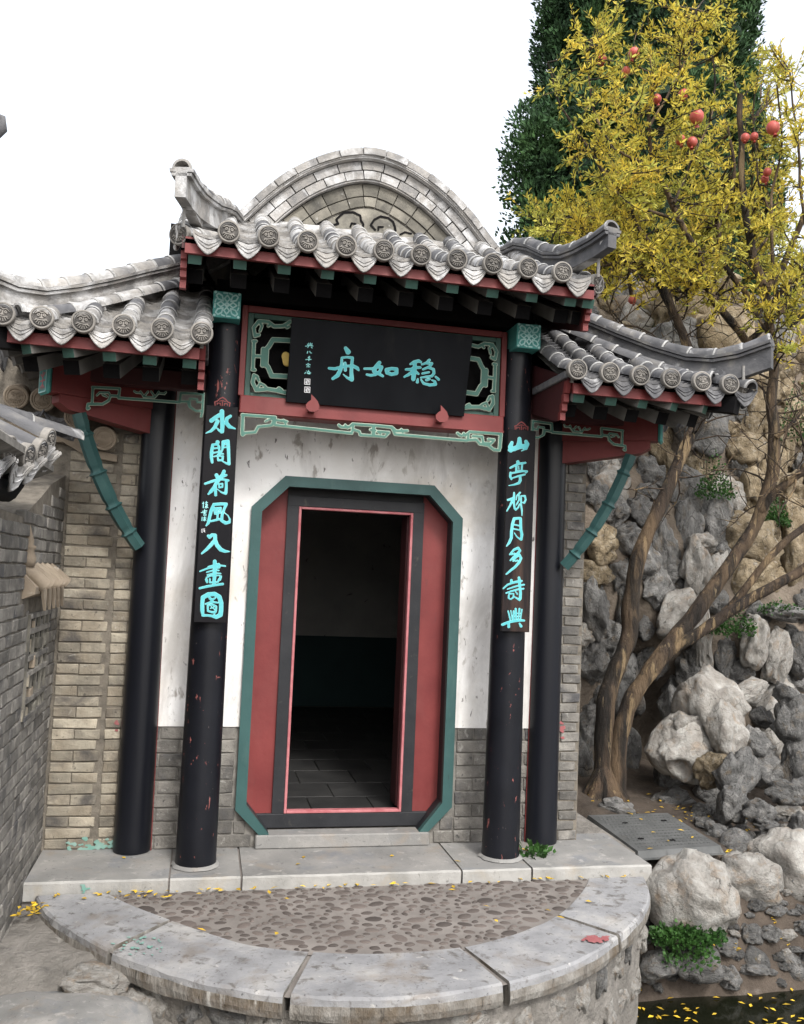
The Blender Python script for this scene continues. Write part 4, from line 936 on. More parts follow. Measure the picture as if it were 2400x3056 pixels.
# rubble wall under the step
mb = MB(); vs_ = []; zz = [-.16, -.35, -.55, -.8, -1.1]
for i, p in enumerate(ocurve):
    c = Vector((0, -.25)); r = (p - c).normalized()
    for j, z in enumerate(zz): q = p - r * (.06 + .02 * j * 0 + .015 * noise.noise(V3(p.x * 4, p.y * 4, z * 4))); vs_.append((q.x, q.y, z))
m = len(zz); mb.add(vs_, [(i * m + j, i * m + j + 1, (i + 1) * m + j + 1, (i + 1) * m + j) for i in range(len(ocurve) - 1) for j in range(m - 1)], True)
rub = mb.obj('rubble_base', m_cement_l, step)
# rocks library
def ico(sub):
    import bmesh
    bm = bmesh.new(); bmesh.ops.create_icosphere(bm, subdivisions=sub, radius=1); v = [tuple(x.co) for x in bm.verts]; f = [tuple(q.index for q in p.verts) for p in bm.faces]; bm.free(); return v, f
ICO = {k: ico(k) for k in (2, 3, 4)}
def rock_mesh(seed, m, sub=3, amp=.35, ang=.5, facets=6, dents=(), name='rock', crag=1.0):
    v, f = ICO[sub]; r = random.Random(seed); out_ = []; pl = []
    for _ in range(facets + 4):
        d = Vector((r.gauss(0, 1), r.gauss(0, 1), r.gauss(0, 1))).normalized(); pl.append((d, r.uniform(.55, .88)))
    o_ = V3(seed * 3.7 % 97, 1, seed % 31)
    for p in v:
        q = Vector(p); w_ = noise.noise_vector(q * 1.3 + o_) * .6
        n1 = noise.noise(q * 1.0 + o_ + w_); n2 = noise.noise(q * 2.2 + o_ + w_); rm_ = noise.ridged_multi_fractal(q * 1.5 + o_ + w_, .9, 2.1, 4, 1.0, 2.0) * .5
        cav = max(0, noise.noise(q * 1.9 + o_ * 1.7 + w_) - .22)
        q = q * (1 + amp * 1.1 * n1)
        for d, h in pl:
            k = q.dot(d)
            if k > h: q -= d * (k - h) * min(.95, ang + .3)
        ridge_ = 1 - min(1, abs(n2) * 5)
        q = q * (1 + amp * .35 * n2 - .10 * ridge_ ** 2 + crag * (.20 * (rm_ - .5) - 1.1 * cav) + .03 * noise.noise(q * 11 + o_))
        for (dx, dy, dz, rad, dep) in dents:
            a = (Vector(p) - Vector((dx, dy, dz))).length
            if a < rad: q *= 1 - dep * (1 - (a / rad) ** 3)
        out_.append(tuple(q))
    me = bpy.data.meshes.new(name); me.from_pydata(out_, [], f); me.polygons.foreach_set('use_smooth', [True] * len(f)); me.materials.append(m)
    return me
RL = {}
for nm, m in (('g', m_rock), ('w', m_rock_w), ('b', m_boulder)):
    RL[nm] = [rock_mesh(k + 11 * ord(nm), m, 4, .46 if nm != 'b' else .40, .5, 4, crag=.62) for k in range(10)]
def rot(rx, ry, rz): return Matrix.Rotation(rz, 4, 'Z') @ Matrix.Rotation(ry, 4, 'Y') @ Matrix.Rotation(rx, 4, 'X')
def place_rock(parent, me, c, sx, sy, sz, roll=0, spin=None, name='rock', **k):
    M = Matrix.Translation(c) @ Matrix.Rotation(roll, 4, 'Y') @ Matrix.Diagonal((sx, sy, sz, 1)) @ Matrix.Rotation(spin if spin is not None else random.uniform(0, 6), 4, 'Z')
    return link(name, me, parent, M, **k)
vs_ = []
for i, (a, b) in enumerate(zip(ocurve, [crv(icurve, k / 96) for k in range(97)])):
    r_ = (a - b).normalized(); a2 = a - r_ * .02; vs_ += [(b.x, b.y, ZS - .016), (a2.x, a2.y, ZS - .022)]
MB().add(vs_, [(2 * i, 2 * i + 1, 2 * i + 3, 2 * i + 2) for i in range(96)]).obj('joint_mortar', m_cement, rub)
for i in range(44):
    t = (i % 22 + .5 * (i // 22)) / 22; p = crv(ocurve, min(t, 1)); r = (p - Vector((0, -.25))).normalized()
    z = -.285 - .235 * (i // 22) + random.uniform(-.03, .03)
    o = link('rubble_stone', random.choice(RL['b'] + RL['g'][:2]), rub, Matrix.Translation((p.x - r.x * .10, p.y - r.y * .10, z)) @ Matrix.Rotation(math.atan2(r.y, r.x), 4, 'Z') @ Matrix.Diagonal((.065, random.uniform(.10, .17), random.uniform(.085, .125), 1)) @ rot(random.uniform(0, 6), 0, 0))
# pebbles
pm = []
for k in range(8):
    v, f = ICO[2]; r = random.Random(k)
    pm.append(bpy.data.meshes.new('pebble')); sx = r.uniform(.85, 1.15)
    pm[-1].from_pydata([(p[0] * (1 + .18 * noise.noise(Vector(p) + V3(k * 3, 0, 0))) * sx, p[1] * (1 + .2 * noise.noise(Vector(p) + V3(k * 5, 2, 0))), p[2]) for p in v if True], [], f)
    pm[-1].polygons.foreach_set('use_smooth', [True] * len(f)); pm[-1].materials.append(m_pebble)
ipoly = [(p.x * .985, p.y * .985 + .0) for p in icurve]; pk = []
rnd = random.Random(5); tries = 0
while tries < 9000:
    tries += 1; x = rnd.uniform(-1.4, 1.42); y = rnd.uniform(-1.19, -.25); r = rnd.choice((.014, .018, .024, .028, .034, .040))
    if not in_poly(x, y, ipoly): continue
    if any((x - a) ** 2 / 1.7 + (y - b) ** 2 < (r + c) ** 2 * 1.12 for a, b, c in pk): continue
    pk.append((x, y, r))
pk.sort(key=lambda p: p[1]); 
for x, y, r in pk[:298]:
    a = rnd.gauss(0, .5); link('pebble', rnd.choice(pm), bed, Matrix.Translation((x, y, ZS - .012)) @ Matrix.Rotation(a, 4, 'Z') @ Matrix.Diagonal((r * 1.38, r * .9, .0085 + rnd.uniform(-.002, .004), 1)))
mb = MB(); v, f = ICO[2]
for x, y, r in pk[298:]:
    a = rnd.gauss(0, .5); ca, sa = math.cos(a), math.sin(a)
    mb.add([(x + p[0] * r * 1.38 * ca - p[1] * r * .9 * sa, y + p[0] * r * 1.38 * sa + p[1] * r * .9 * ca, ZS - .012 + p[2] * .010) for p in v], f, True)
mb.obj('pebble', m_pebble, bed, kind='stuff')
# ================================================================ BOARDS WITH WRITING
bT, bB = V3(0, -.235, 3.285), V3(0, -.098, 2.795)
bup = (bT - bB).normalized(); bn = V3(0, bup.z, -bup.y) * -1.0; bn = V3(1, 0, 0).cross(bup).normalized()
if bn.y > 0: bn = -bn
board = thing('name_board', 'wide black name board with three large turquoise characters hung above the doorway', 'signboard', tuple(bB))
H_ = (bT - bB).length
v, f = cbox(.568, .011, H_ / 2, .003)
MB().add([bB + V3(p[0], 0, 0) + bup * (p[2] + H_ / 2) - bn * (p[1]) * 1 for p in v], f).obj('board', m_board, board)
bpl = (bB + bn * .012, bn)
za = zoomf(960, 1020, 380 / 1708, plane=bpl)
CH = dict(
 zhou=[[(322, 85, 22), (355, 135, 34)], [(270, 215, 14), (270, 300, 20), (255, 370, 24), (215, 450, 26), (150, 495, 18)], [(270, 215, 14), (340, 205, 14), (415, 215, 18)], [(415, 215, 18), (405, 290, 20), (398, 400, 23), (405, 500, 28)], [(405, 510, 22), (340, 480, 14), (290, 435, 6)], [(100, 355, 16), (180, 362, 20), (270, 335, 17), (340, 325, 15), (420, 322, 20), (480, 355, 22), (495, 378, 14)], [(315, 285, 18), (318, 380, 20)]],
 ru=[[(575, 360, 14), (680, 362, 17), (760, 335, 20), (800, 340, 24)], [(775, 280, 24), (725, 340, 26), (700, 395, 23), (760, 425, 20), (820, 460, 17)], [(805, 340, 22), (780, 400, 20), (720, 440, 18), (660, 450, 17), (605, 440, 14)], [(870, 375, 24), (940, 358, 20), (1005, 368, 24), (1005, 420, 24), (940, 437, 22), (880, 415, 24), (868, 380, 22)]],
 wen=[[(1190, 300, 12), (1240, 275, 24), (1300, 255, 20), (1330, 272, 15)], [(1255, 290, 20), (1240, 380, 32), (1230, 500, 27)], [(1130, 370, 14), (1200, 370, 20), (1260, 345, 20), (1325, 345, 15)], [(1225, 400, 22), (1165, 440, 19), (1110, 470, 13)], [(1260, 400, 18), (1300, 430, 13)], [(1445, 245, 18), (1410, 280, 16), (1345, 305, 11)], [(1410, 290, 12), (1480, 290, 17), (1460, 322, 16), (1420, 345, 15), (1360, 370, 13)], [(1425, 345, 12), (1500, 368, 18), (1508, 420, 18), (1480, 460, 16), (1400, 470, 14), (1330, 480, 10)], [(1352, 425, 14), (1440, 408, 13)], [(1290, 500, 12), (1283, 540, 19)], [(1335, 510, 11), (1370, 560, 16), (1450, 580, 18), (1528, 570, 20), (1518, 530, 15), (1480, 515, 9)], [(1405, 512, 17), (1450, 500, 13)], [(1530, 470, 13), (1570, 505, 17)]])
def letter(parent, strokes, f3, cell=9, nm='character', m=None, m2=None, edge=3.4, h=.0):
    mb = MB(); brush_mb(strokes, cell, f3, .0012 + h, mb=mb, mi=1, grow=edge * .35); brush_mb(strokes, cell, f3, .0024 + h, mb=mb, mi=0, grow=-edge)
    return mb.obj(nm, [m or m_cyan, m2 or m_cyanl], parent)
for k in ('zhou', 'ru', 'wen'): letter(board, CH[k], za)
zf = zoomf(890, 1000, 100 / 1088, plane=bpl)
for st in ([wd([(240, 360), (330, 345), (400, 330), (480, 355)], 12), wd([(300, 290), (320, 330)], 10), wd([(340, 262), (350, 320)], 11), wd([(400, 255), (400, 320)], 12), wd([(455, 268), (440, 320)], 10), wd([(345, 290), (440, 285)], 6), wd([(340, 365), (310, 402)], 12), wd([(420, 380), (455, 418)], 12)],
           [wd([(312, 530), (295, 585)], 15), wd([(375, 525), (392, 570), (432, 582)], 12)],
           [wd([(380, 690), (320, 730)], 10), wd([(355, 690), (358, 760), (345, 828)], 13), wd([(245, 795), (340, 785), (420, 790)], 12), wd([(320, 745), (385, 735)], 8)],
           [wd([(320, 915), (325, 945)], 10), wd([(262, 968), (275, 950), (320, 940), (390, 955), (385, 970)], 10), wd([(295, 990), (350, 985)], 8), wd([(325, 990), (328, 1040)], 11), wd([(278, 1035), (290, 1020)], 10), wd([(380, 1035), (365, 1020)], 10)],
           [wd([(265, 1160), (270, 1165)], 11), wd([(210, 1245), (250, 1212)], 12), wd([(340, 1145), (325, 1190)], 12), wd([(315, 1185), (375, 1192), (380, 1262), (312, 1250), (300, 1200)], 11), wd([(285, 1235), (415, 1228)], 10)]):
    letter(board, st, zf, 6, 'small_character', m_cyanl, m_cyanl, 1)
for y0_ in (1420, 1680):
    st = [wd([(212, y0_), (385, y0_ + 8), (378, y0_ + 185), (205, y0_ + 172), (212, y0_)], 9), wd([(240, y0_ + 40), (300, y0_ + 30), (290, y0_ + 90), (230, y0_ + 100)], 9), wd([(330, y0_ + 35), (350, y0_ + 150)], 10), wd([(240, y0_ + 130), (300, y0_ + 120), (290, y0_ + 165)], 9), wd([(310, y0_ + 70), (370, y0_ + 75)], 8), wd([(265, y0_ + 60), (268, y0_ + 160)], 6)]
    letter(board, st, zf, 6, 'seal_mark', m_white, m_white, 1)
for s in (-1, 1):
    hk = [(s * .409 + x, -.15, z) for x, z in ((0, 0),)]
    mb = MB(); pl = [(-.012, .06), (.006, .045), (.03, .02), (.042, -.008), (.036, -.032), (.014, -.046), (-.016, -.046), (-.038, -.030), (-.042, -.006), (-.026, .014), (-.010, .026)]
    mb.prism([(s * .409 + x, 2.782 + z) for x, z in pl], X, -.168, -.150); mb.box(s * .409 - .02, s * .409 + .02, -.149, -.086, 2.742, 2.765)
    o = mb.obj('board_hook', m_pink if False else m_red, G)
# couplets on the inner columns
def couplet(s, label, zooms, chars, xc):
    t = thing('couplet_board', label, 'couplet board', (xc, -.125, 1.437), group='long boards hung on the inner columns')
    mb = MB(); mb.box(xc - .094, xc + .094, -.150, -.128, 1.437, 2.729, .003); mb.obj('board', m_board_w, t)
    for zf_, sts, cell, nm, mm in chars:
        for st in sts: letter(t, st, zf_, cell, nm, mm[0], mm[1], mm[2])
    zt = zooms
    return t
pc = (V3(0, -.1505, 0), V3(0, -1, 0))
zB = zoomf(585, 1180, 150 / 932, plane=pc); zC = zoomf(585, 1480, 150 / 816, plane=pc); zD = zoomf(1470, 1250, 150 / 932, plane=pc); zE = zoomf(1470, 1560, 150 / 932, plane=pc)
mm = (m_cyan, m_cyanl, 3.4); ms = (m_cyanl, m_cyanl, .6)
L1 = [[[(480, 300, 42), (485, 420, 38), (490, 560, 38), (485, 670, 34)], [(470, 680, 24), (420, 640, 18), (370, 590, 8)], [(460, 350, 36), (350, 420, 36), (285, 470, 38)], [(400, 480, 36), (350, 590, 32), (280, 660, 24), (185, 700, 9)], [(640, 385, 26), (570, 430, 30), (560, 510, 36), (620, 580, 34), (730, 620, 10)]],
      [[(400, 870, 38), (380, 905, 20)], [(310, 920, 26), (288, 1050, 30), (285, 1150, 28), (300, 1240, 24)], [(310, 915, 20), (400, 905, 22), (430, 960, 20), (430, 1020, 18)], [(330, 985, 15), (430, 975, 15)], [(315, 1070, 15), (430, 1045, 15)], [(505, 880, 30), (490, 1000, 18), (480, 1040, 12)], [(505, 865, 30), (585, 848, 28)], [(592, 850, 32), (602, 1000, 30), (608, 1150, 28), (612, 1270, 28)], [(600, 1272, 22), (550, 1255, 17), (490, 1220, 9)], [(510, 915, 13), (580, 905, 13)], [(505, 968, 12), (580, 958, 12)], [(330, 1135, 11), (400, 1120, 16), (470, 1080, 17), (505, 1085, 14)], [(455, 1045, 20), (400, 1110, 16)], [(405, 1150, 16), (410, 1205, 18), (490, 1200, 20), (500, 1130, 18), (430, 1130, 10)]],
      [[(520, 1410, 32), (490, 1480, 32), (430, 1540, 34), (390, 1620, 34)], [(380, 1480, 34), (410, 1540, 32)], [(440, 1530, 26), (560, 1480, 22)], [(170, 1640, 20), (280, 1600, 24), (380, 1570, 24), (480, 1555, 20), (600, 1578, 20)], [(390, 1600, 30), (340, 1700, 30), (280, 1780, 30), (230, 1830, 16)], [(360, 1700, 30), (365, 1850, 24)], [(560, 1580, 24), (562, 1700, 24), (555, 1800, 28)], [(550, 1820, 24), (470, 1800, 14), (400, 1740, 6)], [(425, 1648, 14), (492, 1638, 14), (490, 1700, 15), (430, 1710, 15), (425, 1650, 14)]]]
L2 = [[[(290, 140, 24), (400, 130, 24), (490, 132, 24)], [(290, 140, 22), (250, 230, 26), (220, 350, 24), (200, 440, 22), (165, 485, 10)], [(488, 140, 24), (455, 220, 20), (425, 310, 22), (415, 400, 24), (480, 440, 26), (540, 428, 22), (550, 380, 13), (520, 320, 8), (460, 270, 5)], [(300, 205, 17), (400, 195, 17), (395, 270, 16), (310, 290, 16), (295, 212, 15)], [(345, 200, 13), (352, 300, 16), (348, 375, 16)], [(305, 245, 9), (395, 235, 9)], [(240, 412, 16), (340, 388, 17), (400, 375, 17)]],
      [[(200, 650, 22), (220, 670, 26), (260, 635, 26), (310, 640, 28), (310, 720, 32), (340, 800, 32), (400, 870, 32), (470, 900, 24), (550, 903, 7)], [(290, 740, 30), (230, 810, 28), (160, 880, 22), (95, 935, 14)]],
      [[(305, 1065, 30), (305, 1200, 30), (300, 1320, 28), (290, 1420, 24)], [(200, 1150, 11), (280, 1130, 14), (370, 1110, 20), (380, 1160, 16), (310, 1182, 12)], [(65, 1225, 11), (180, 1180, 15), (300, 1150, 15), (400, 1130, 13), (475, 1140, 13)], [(175, 1240, 11), (290, 1205, 12), (370, 1210, 11)], [(185, 1284, 11), (300, 1250, 12), (400, 1262, 11)], [(170, 1325, 11), (250, 1295, 12), (380, 1290, 8)], [(168, 1360, 22), (180, 1400, 17)], [(225, 1350, 13), (225, 1405, 13), (300, 1405, 13), (360, 1395, 13), (370, 1350, 12)], [(402, 1310, 20), (388, 1360, 18)], [(60, 1500, 17), (180, 1470, 20), (300, 1450, 18), (435, 1430, 19)]],
      [[(112, 1650, 34), (200, 1600, 34), (300, 1592, 34), (378, 1640, 36), (410, 1740, 34), (408, 1850, 34), (398, 1930, 36), (330, 1968, 30), (260, 1950, 20), (180, 1940, 18), (112, 1940, 22), (102, 1850, 32), (102, 1740, 30), (112, 1650, 32)], [(212, 1645, 18), (255, 1690, 24), (310, 1660, 11)], [(155, 1755, 13), (255, 1722, 18), (360, 1735, 11)], [(190, 1785, 15), (195, 1870, 15), (260, 1890, 17), (320, 1880, 17), (330, 1795, 15), (255, 1760, 16), (190, 1785, 14)], [(235, 1828, 9), (290, 1805, 9)], [(245, 1795, 7), (300, 1842, 8)], [(300, 1905, 13), (300, 1940, 12)]]]
LS = [[wd([(120, 100), (118, 192)], 7), wd([(105, 122), (130, 118)], 7), wd([(150, 115), (190, 108)], 5), wd([(168, 90), (166, 200)], 6), wd([(150, 140), (188, 138), (185, 165), (150, 168)], 5), wd([(160, 172), (145, 195)], 5), wd([(172, 172), (195, 192)], 6)],
      [wd([(105, 250), (180, 236)], 5), wd([(140, 220), (140, 290)], 6), wd([(80, 272), (175, 257)], 5), wd([(118, 282), (165, 276)], 5), wd([(125, 300), (165, 296), (165, 318), (125, 320), (125, 300)], 4)],
      [wd([(100, 345), (95, 402)], 6), wd([(120, 352), (165, 346)], 5), wd([(140, 338), (140, 408)], 6), wd([(115, 375), (165, 371)], 5), wd([(138, 380), (115, 404)], 5), wd([(144, 380), (165, 400)], 5)]]
LQ = [[wd([(90, 540), (90, 590), (110, 592)], 3), wd([(90, 540), (145, 532)], 3), wd([(115, 550), (112, 580)], 4), wd([(128, 548), (145, 560), (130, 575), (148, 588)], 4)]]
R1 = [[[(360, 440, 28), (330, 520, 42), (340, 590, 34)], [(500, 370, 34), (500, 450, 46), (470, 530, 42)], [(620, 420, 30), (640, 470, 42), (620, 545, 30)], [(310, 580, 26), (400, 555, 44), (500, 515, 44), (600, 510, 42)], [(600, 560, 18), (535, 598, 5)]],
      [[(470, 800, 30), (480, 830, 22)], [(330, 910, 17), (420, 862, 20), (500, 832, 20), (610, 815, 17)], [(445, 850, 20), (440, 970, 17)], [(550, 840, 17), (540, 950, 16)], [(485, 880, 8), (490, 938, 8)], [(440, 975, 14), (550, 962, 14)], [(335, 1000, 20), (328, 1070, 22), (350, 1120, 16)], [(340, 1010, 16), (450, 990, 16), (560, 968, 19), (640, 975, 18), (620, 1000, 12)], [(370, 1098, 12), (460, 1068, 15), (560, 1042, 16), (600, 1032, 15)], [(510, 1060, 22), (515, 1140, 25), (490, 1190, 23), (410, 1220, 16), (300, 1238, 5)]],
      [[(285, 1505, 19), (340, 1490, 22), (400, 1460, 18)], [(400, 1370, 15), (400, 1450, 21), (395, 1560, 18), (410, 1660, 18), (430, 1688, 15), (480, 1640, 13), (500, 1580, 11)], [(370, 1510, 22), (330, 1600, 17), (265, 1710, 10)], [(510, 1370, 17), (450, 1430, 12), (440, 1500, 9)], [(490, 1410, 12), (495, 1500, 14), (450, 1580, 12), (440, 1600, 7)], [(530, 1430, 12), (530, 1600, 16), (545, 1700, 15), (545, 1795, 7)], [(530, 1432, 11), (600, 1430, 16), (615, 1500, 16), (590, 1560, 16), (560, 1550, 11)]],
      [[(400, 1860, 26), (370, 1950, 26), (352, 2096, 26), (350, 2206, 26), (310, 2296, 24), (260, 2361, 9)], [(400, 1850, 24), (500, 1842, 22)], [(520, 1850, 25), (525, 2056, 25), (545, 2146, 25), (532, 2236, 22)], [(520, 2240, 16), (450, 2186, 11), (405, 2116, 8)], [(395, 1962, 14), (515, 1985, 13)], [(390, 2042, 14), (520, 2065, 11)]]]
R2 = [[[(470, 470, 23), (400, 500, 21), (320, 590, 14)], [(480, 470, 21), (510, 520, 21), (440, 600, 25), (380, 650, 20), (330, 700, 13)], [(350, 590, 14), (410, 572, 16)], [(500, 592, 20), (430, 640, 21), (385, 710, 16)], [(500, 602, 22), (530, 660, 22), (490, 740, 24), (420, 820, 22), (330, 890, 20), (255, 955, 13)], [(425, 715, 12), (460, 700, 15)]],
      [[(350, 1070, 24), (345, 1110, 17)], [(200, 1220, 13), (280, 1150, 16), (380, 1112, 20), (480, 1090, 24), (540, 1080, 18)], [(490, 1020, 22), (500, 1090, 26), (508, 1200, 22), (520, 1300, 25), (512, 1410, 25)], [(280, 1232, 12), (400, 1192, 15), (500, 1162, 15), (585, 1150, 16)], [(255, 1305, 14), (350, 1270, 15), (480, 1235, 16), (575, 1225, 16)], [(300, 1350, 15), (300, 1400, 15), (340, 1422, 10), (390, 1382, 16), (390, 1315, 11), (310, 1322, 13)], [(430, 1282, 10), (460, 1322, 14)], [(500, 1432, 21), (450, 1402, 16), (400, 1370, 9)]],
      [[(290, 1640, 13), (330, 1800, 14)], [(340, 1630, 9), (365, 1790, 10)], [(390, 1640, 14), (390, 1780, 20)], [(430, 1600, 20), (440, 1780, 16)], [(500, 1600, 18), (490, 1700, 12), (480, 1780, 12)], [(545, 1610, 12), (530, 1700, 12), (520, 1780, 12)], [(395, 1680, 7), (535, 1680, 7)], [(395, 1735, 7), (530, 1735, 7)], [(185, 1890, 24), (280, 1850, 22), (400, 1822, 24), (500, 1810, 24), (585, 1815, 18)], [(300, 1880, 23), (300, 1930, 25)], [(500, 1870, 15), (530, 1920, 25)]]]
cL = couplet(-1, 'black vertical board with turquoise calligraphy and small side inscription on the left inner column', None, [(zB, L1, 9, 'character', mm), (zC, L2, 9, 'character', mm), (zC, LS, 5, 'small_character', ms), (zC, LQ, 5, 'seal_mark', (m_white, m_white, .4))], -.948)
cR = couplet(1, 'black vertical board on the right inner column, its calligraphy starting with the mountain character', None, [(zD, R1, 9, 'character', mm), (zE, R2, 9, 'character', mm)], .948)
for t, s in ((cL, -1), (cR, 1)):
    def fi(x, y, h, s=s): return V3(s * .948 + x, -.135 - h, 2.729 + y)
    st = [wd([(-.042, 0), (-.045, .024), (-.03, .030), (-.018, .044), (0, .055), (.018, .044), (.03, .030), (.045, .024), (.042, 0)], .0032), wd([(-.03, .008), (-.03, .018), (-.012, .018), (-.012, .006)], .0025), wd([(.03, .008), (.03, .018), (.012, .018), (.012, .006)], .0025), wd([(-.018, .030), (0, .036), (.018, .030)], .0025), wd([(0, 0), (0, .028)], .003)]
    brush_mb(st, .0025, fi, .004, 0).obj('red_fretwork_crest', m_red, t)
# ================================================================ LEFT GARDEN WALL
XW = -1.87
lw = thing('garden_wall', 'grey brick garden wall running towards the viewer with a small clay canopy and a tiled top', 'wall', (XW, -1.2, -.5))
mb = MB(); mb.prism([(.34, -.5), (.34, 2.30), (-.15, 2.20), (-.45, 2.10), (-.9, 1.97), (-1.5, 1.98), (-6.6, 2.0), (-6.6, -.5)], lambda u, v, d: V3(d, u, v), XW - .35, XW - .009); lwm = mb.obj('wall_core', m_mortar, lw)
def topz(y): return 2.22 + (y - .3) * .2 if y > -.9 else 1.98
def lskip(u, z):
    y = u
    if z > topz(y) - .02: return True
    if 1.50 < z < 1.80 and -.80 < y < .10: return z < 1.68 and y > -.76
    if .93 < z < 1.48 and -.62 < y < -.02: return True
    return False
for (z0_, z1_) in ((-.45, 2.3),):
    bb = bricks(lwm, (XW - .03, 0, 0), (0, 1, 0), (1, 0, 0), -1.75, .335, z0_, z1_, m_brick_low, pitch=.0665, L=.25, proud=.030, gap=.0065, bond=0, skip=lskip)
mbk = MB(); zr = -.45; kk = 0
while zr < 1.95:      # the part of the wall beyond the view, laid brick by brick in one mesh
    yy = -1.757 - (.12 if kk % 2 else 0)
    while yy > -6.5:
        L_ = .25 if kk % 2 else .19; e = random.uniform(-.003, .003); mbk.box(XW - .03, XW + .001 + e, yy - L_, yy - .0065, zr, zr + .059, .004); yy -= L_
    zr += .0665; kk += 1
mbk.obj('brick', m_brick_low, lwm, kind='stuff')
# decorative opening, its recess shade painted by a thin dark panel
mb = MB(); mb.box(XW - .03, XW - .002, -.64, -.60, .90, 1.50); mb.box(XW - .03, XW - .002, -.04, 0, .90, 1.50); mb.obj('opening_surround', m_brick_low, lw)
MB().box(XW - .012, XW - .004, -.60, -.04, .93, 1.48).obj('niche_shade_panel', m_wood, lw)
for y_ in (-.60, -.46, -.32, -.18, -.05): MB().box(XW - .008, XW + .012, y_ - .012, y_ + .012, .93, 1.48, .003).obj('lattice_brick', m_brickg, lw)
for z_ in (.94, 1.03, 1.17, 1.25, 1.39, 1.47): MB().box(XW - .0085, XW + .018, -.61, -.03, z_ - .014, z_ + .014, .003).obj('lattice_brick', m_brick_low, lw)
rr = random.Random(3)
for k in range(0, 30, 2):
    y = -.57 + (k % 5) * .12; z = .96 + (k // 5) * .088
    MB().box(-.03 - rr.random() * .03, .012 + rr.random() * .02, -.045, .045, -.03, .03 + rr.random() * .01, .004).obj('broken_brick', [m_brick, m_tan, m_brickg, m_brick_low, m_brickg][k % 5], lw, Matrix.Translation((XW - .012, y + rr.uniform(-.01, .01), z)) @ rot(rr.uniform(-.15, .15), 0, rr.uniform(-.1, .1)))
# clay canopy
cv = thing('clay_canopy', 'small pinkish clay canopy with pointed drip tiles fixed on the left brick wall', 'canopy', (XW, -.3, 1.55))
mb = MB(); mb.prism([(-.04, 1.73), (.055, 1.625), (.05, 1.59), (-.04, 1.55)], lambda u, v, d: V3(XW + u, d, v), -.78, .12); cb_ = mb.obj('canopy_slope', m_tan, cv)
for k in range(6):
    y = -.66 + k * .145
    MB().tube([V3(XW - .04, y - .10, 1.745), V3(XW + .02, y - .05, 1.69), V3(XW + .07, y - .0, 1.635)], [.030, .036, .040], 12).obj('barrel_tile', m_tan, cv)
    if k < 5:
        mb = MB(); mb.prism([(-.055, 0), (.055, 0), (.035, -.05), (.0, -.115), (-.035, -.05)], lambda u, v, d, y=y: V3(XW + .06 + d - v * .1, y + .07 + u, 1.615 + v), -.006, .008); mb.obj('drip_tile', m_tan, cv)
mb = MB(); mb.lathe([(.0, .0), (.035, .0), (.04, .04), (.028, .08), (.036, .09), (.036, .10), (.022, .11), (.024, .13), (.018, .15), (0, .21)], 12, (XW - .0, -.74, 1.73)); mb.obj('finial', m_tan, cv)
# tiled top of the garden wall
tt = thing('wall_coping', 'grey tiled coping with round tile ends along the top of the left garden wall', 'roof tiles', (XW, -.9, 2.1))
mb = MB(); mb.prism([(-.35, 2.55), (.14, 2.235), (.14, 2.205), (-.0, 2.14), (-.35, 2.14)], lambda u, v, d: V3(XW + u - .03, d, v), -6.6, -.85); mb.obj('coping_bed', m_mortar_l, tt)
hub = V3(XW - .42, -1.55, 2.60)
for k, (y, z, x) in enumerate(((-1.10, 2.325, -1.75), (-1.316, 2.245, -1.745), (-1.52, 2.195, -1.76), (-1.70, 2.20, -1.80), (-1.86, 2.21, -1.86), (-2.05, 2.22, -1.9)) + tuple((-2.05 - .2 * q, 2.22, -1.9) for q in range(1, 12))):
    P0 = V3(x, y, z); hub = P0 + V3(-.46, .10, .22); tile_row(tt, [P0, hub], [tm1], pitch=.36, scale=.95, ends=dm)
    q = P0 + V3(-.01, -.10, -.06); link('drip_tile', drm, tt, frame_M(q, hub - P0, V3(0, 0, 1)) @ Matrix.Diagonal((1.0, 1, 1.25, 1)))
link('drip_tile', drm, tt, frame_M(V3(-1.76, -1.0, 2.27), V3(-.46, .10, .22), V3(0, 0, 1)) @ Matrix.Diagonal((1.0, 1, 1.1, 1)))
tile_row(tt, [V3(XW + .14, -.30, 2.44), V3(XW - .25, -.62, 2.52)], [tm1], pitch=.3, disc=False, scale=1.1)
mb = MB(); mb.tube([V3(XW + .0, y, 2.06) for y in np.linspace(-6.6, -1.35, 8)] + [V3(XW + .0, -1.2, 2.12), V3(XW - .03, -1.05, 2.20)], .05, 10); mb.obj('eave_moulding', m_wood, tt)
# tan tile ends above the back wall
bt = thing('back_wall_eave', 'row of tan round tile ends on the brick wall under the left wing roof', 'roof tiles', (-1.8, .33, 2.5))
tanT = half_tile(r0=.066, r1=.06).mesh('barrel_tile', m_tan); tanD = disc_mesh(.075).mesh('tile_end', m_tan)
for x, z in ((-1.655, 2.53), (-1.825, 2.655), (-2.03, 2.745), (-2.185, 2.75)):
    tile_row(bt, [V3(x, .25, z), V3(x, .52, z + .10)], [tanT], pitch=.28, ends=tanD)
for x, z in ((-1.74, 2.53), (-1.93, 2.64), (-2.10, 2.66)):
    link('drip_tile', drm2, bt, Matrix.Translation((x, .26, z)))
mb = MB(); mb.prism([(-2.3, 2.60), (-1.86, 2.60), (-1.72, 2.47), (-1.575, 2.44), (-1.575, 2.40), (-1.75, 2.42), (-1.9, 2.5), (-2.3, 2.5)], X, .29, .40); mb.obj('eave_moulding', m_tan, bt)
mb = MB(); mb.box(-2.6, -1.86, .36, .45, 1.8, 3.2); mb.obj('back_wall_extension', m_mortar, bt)
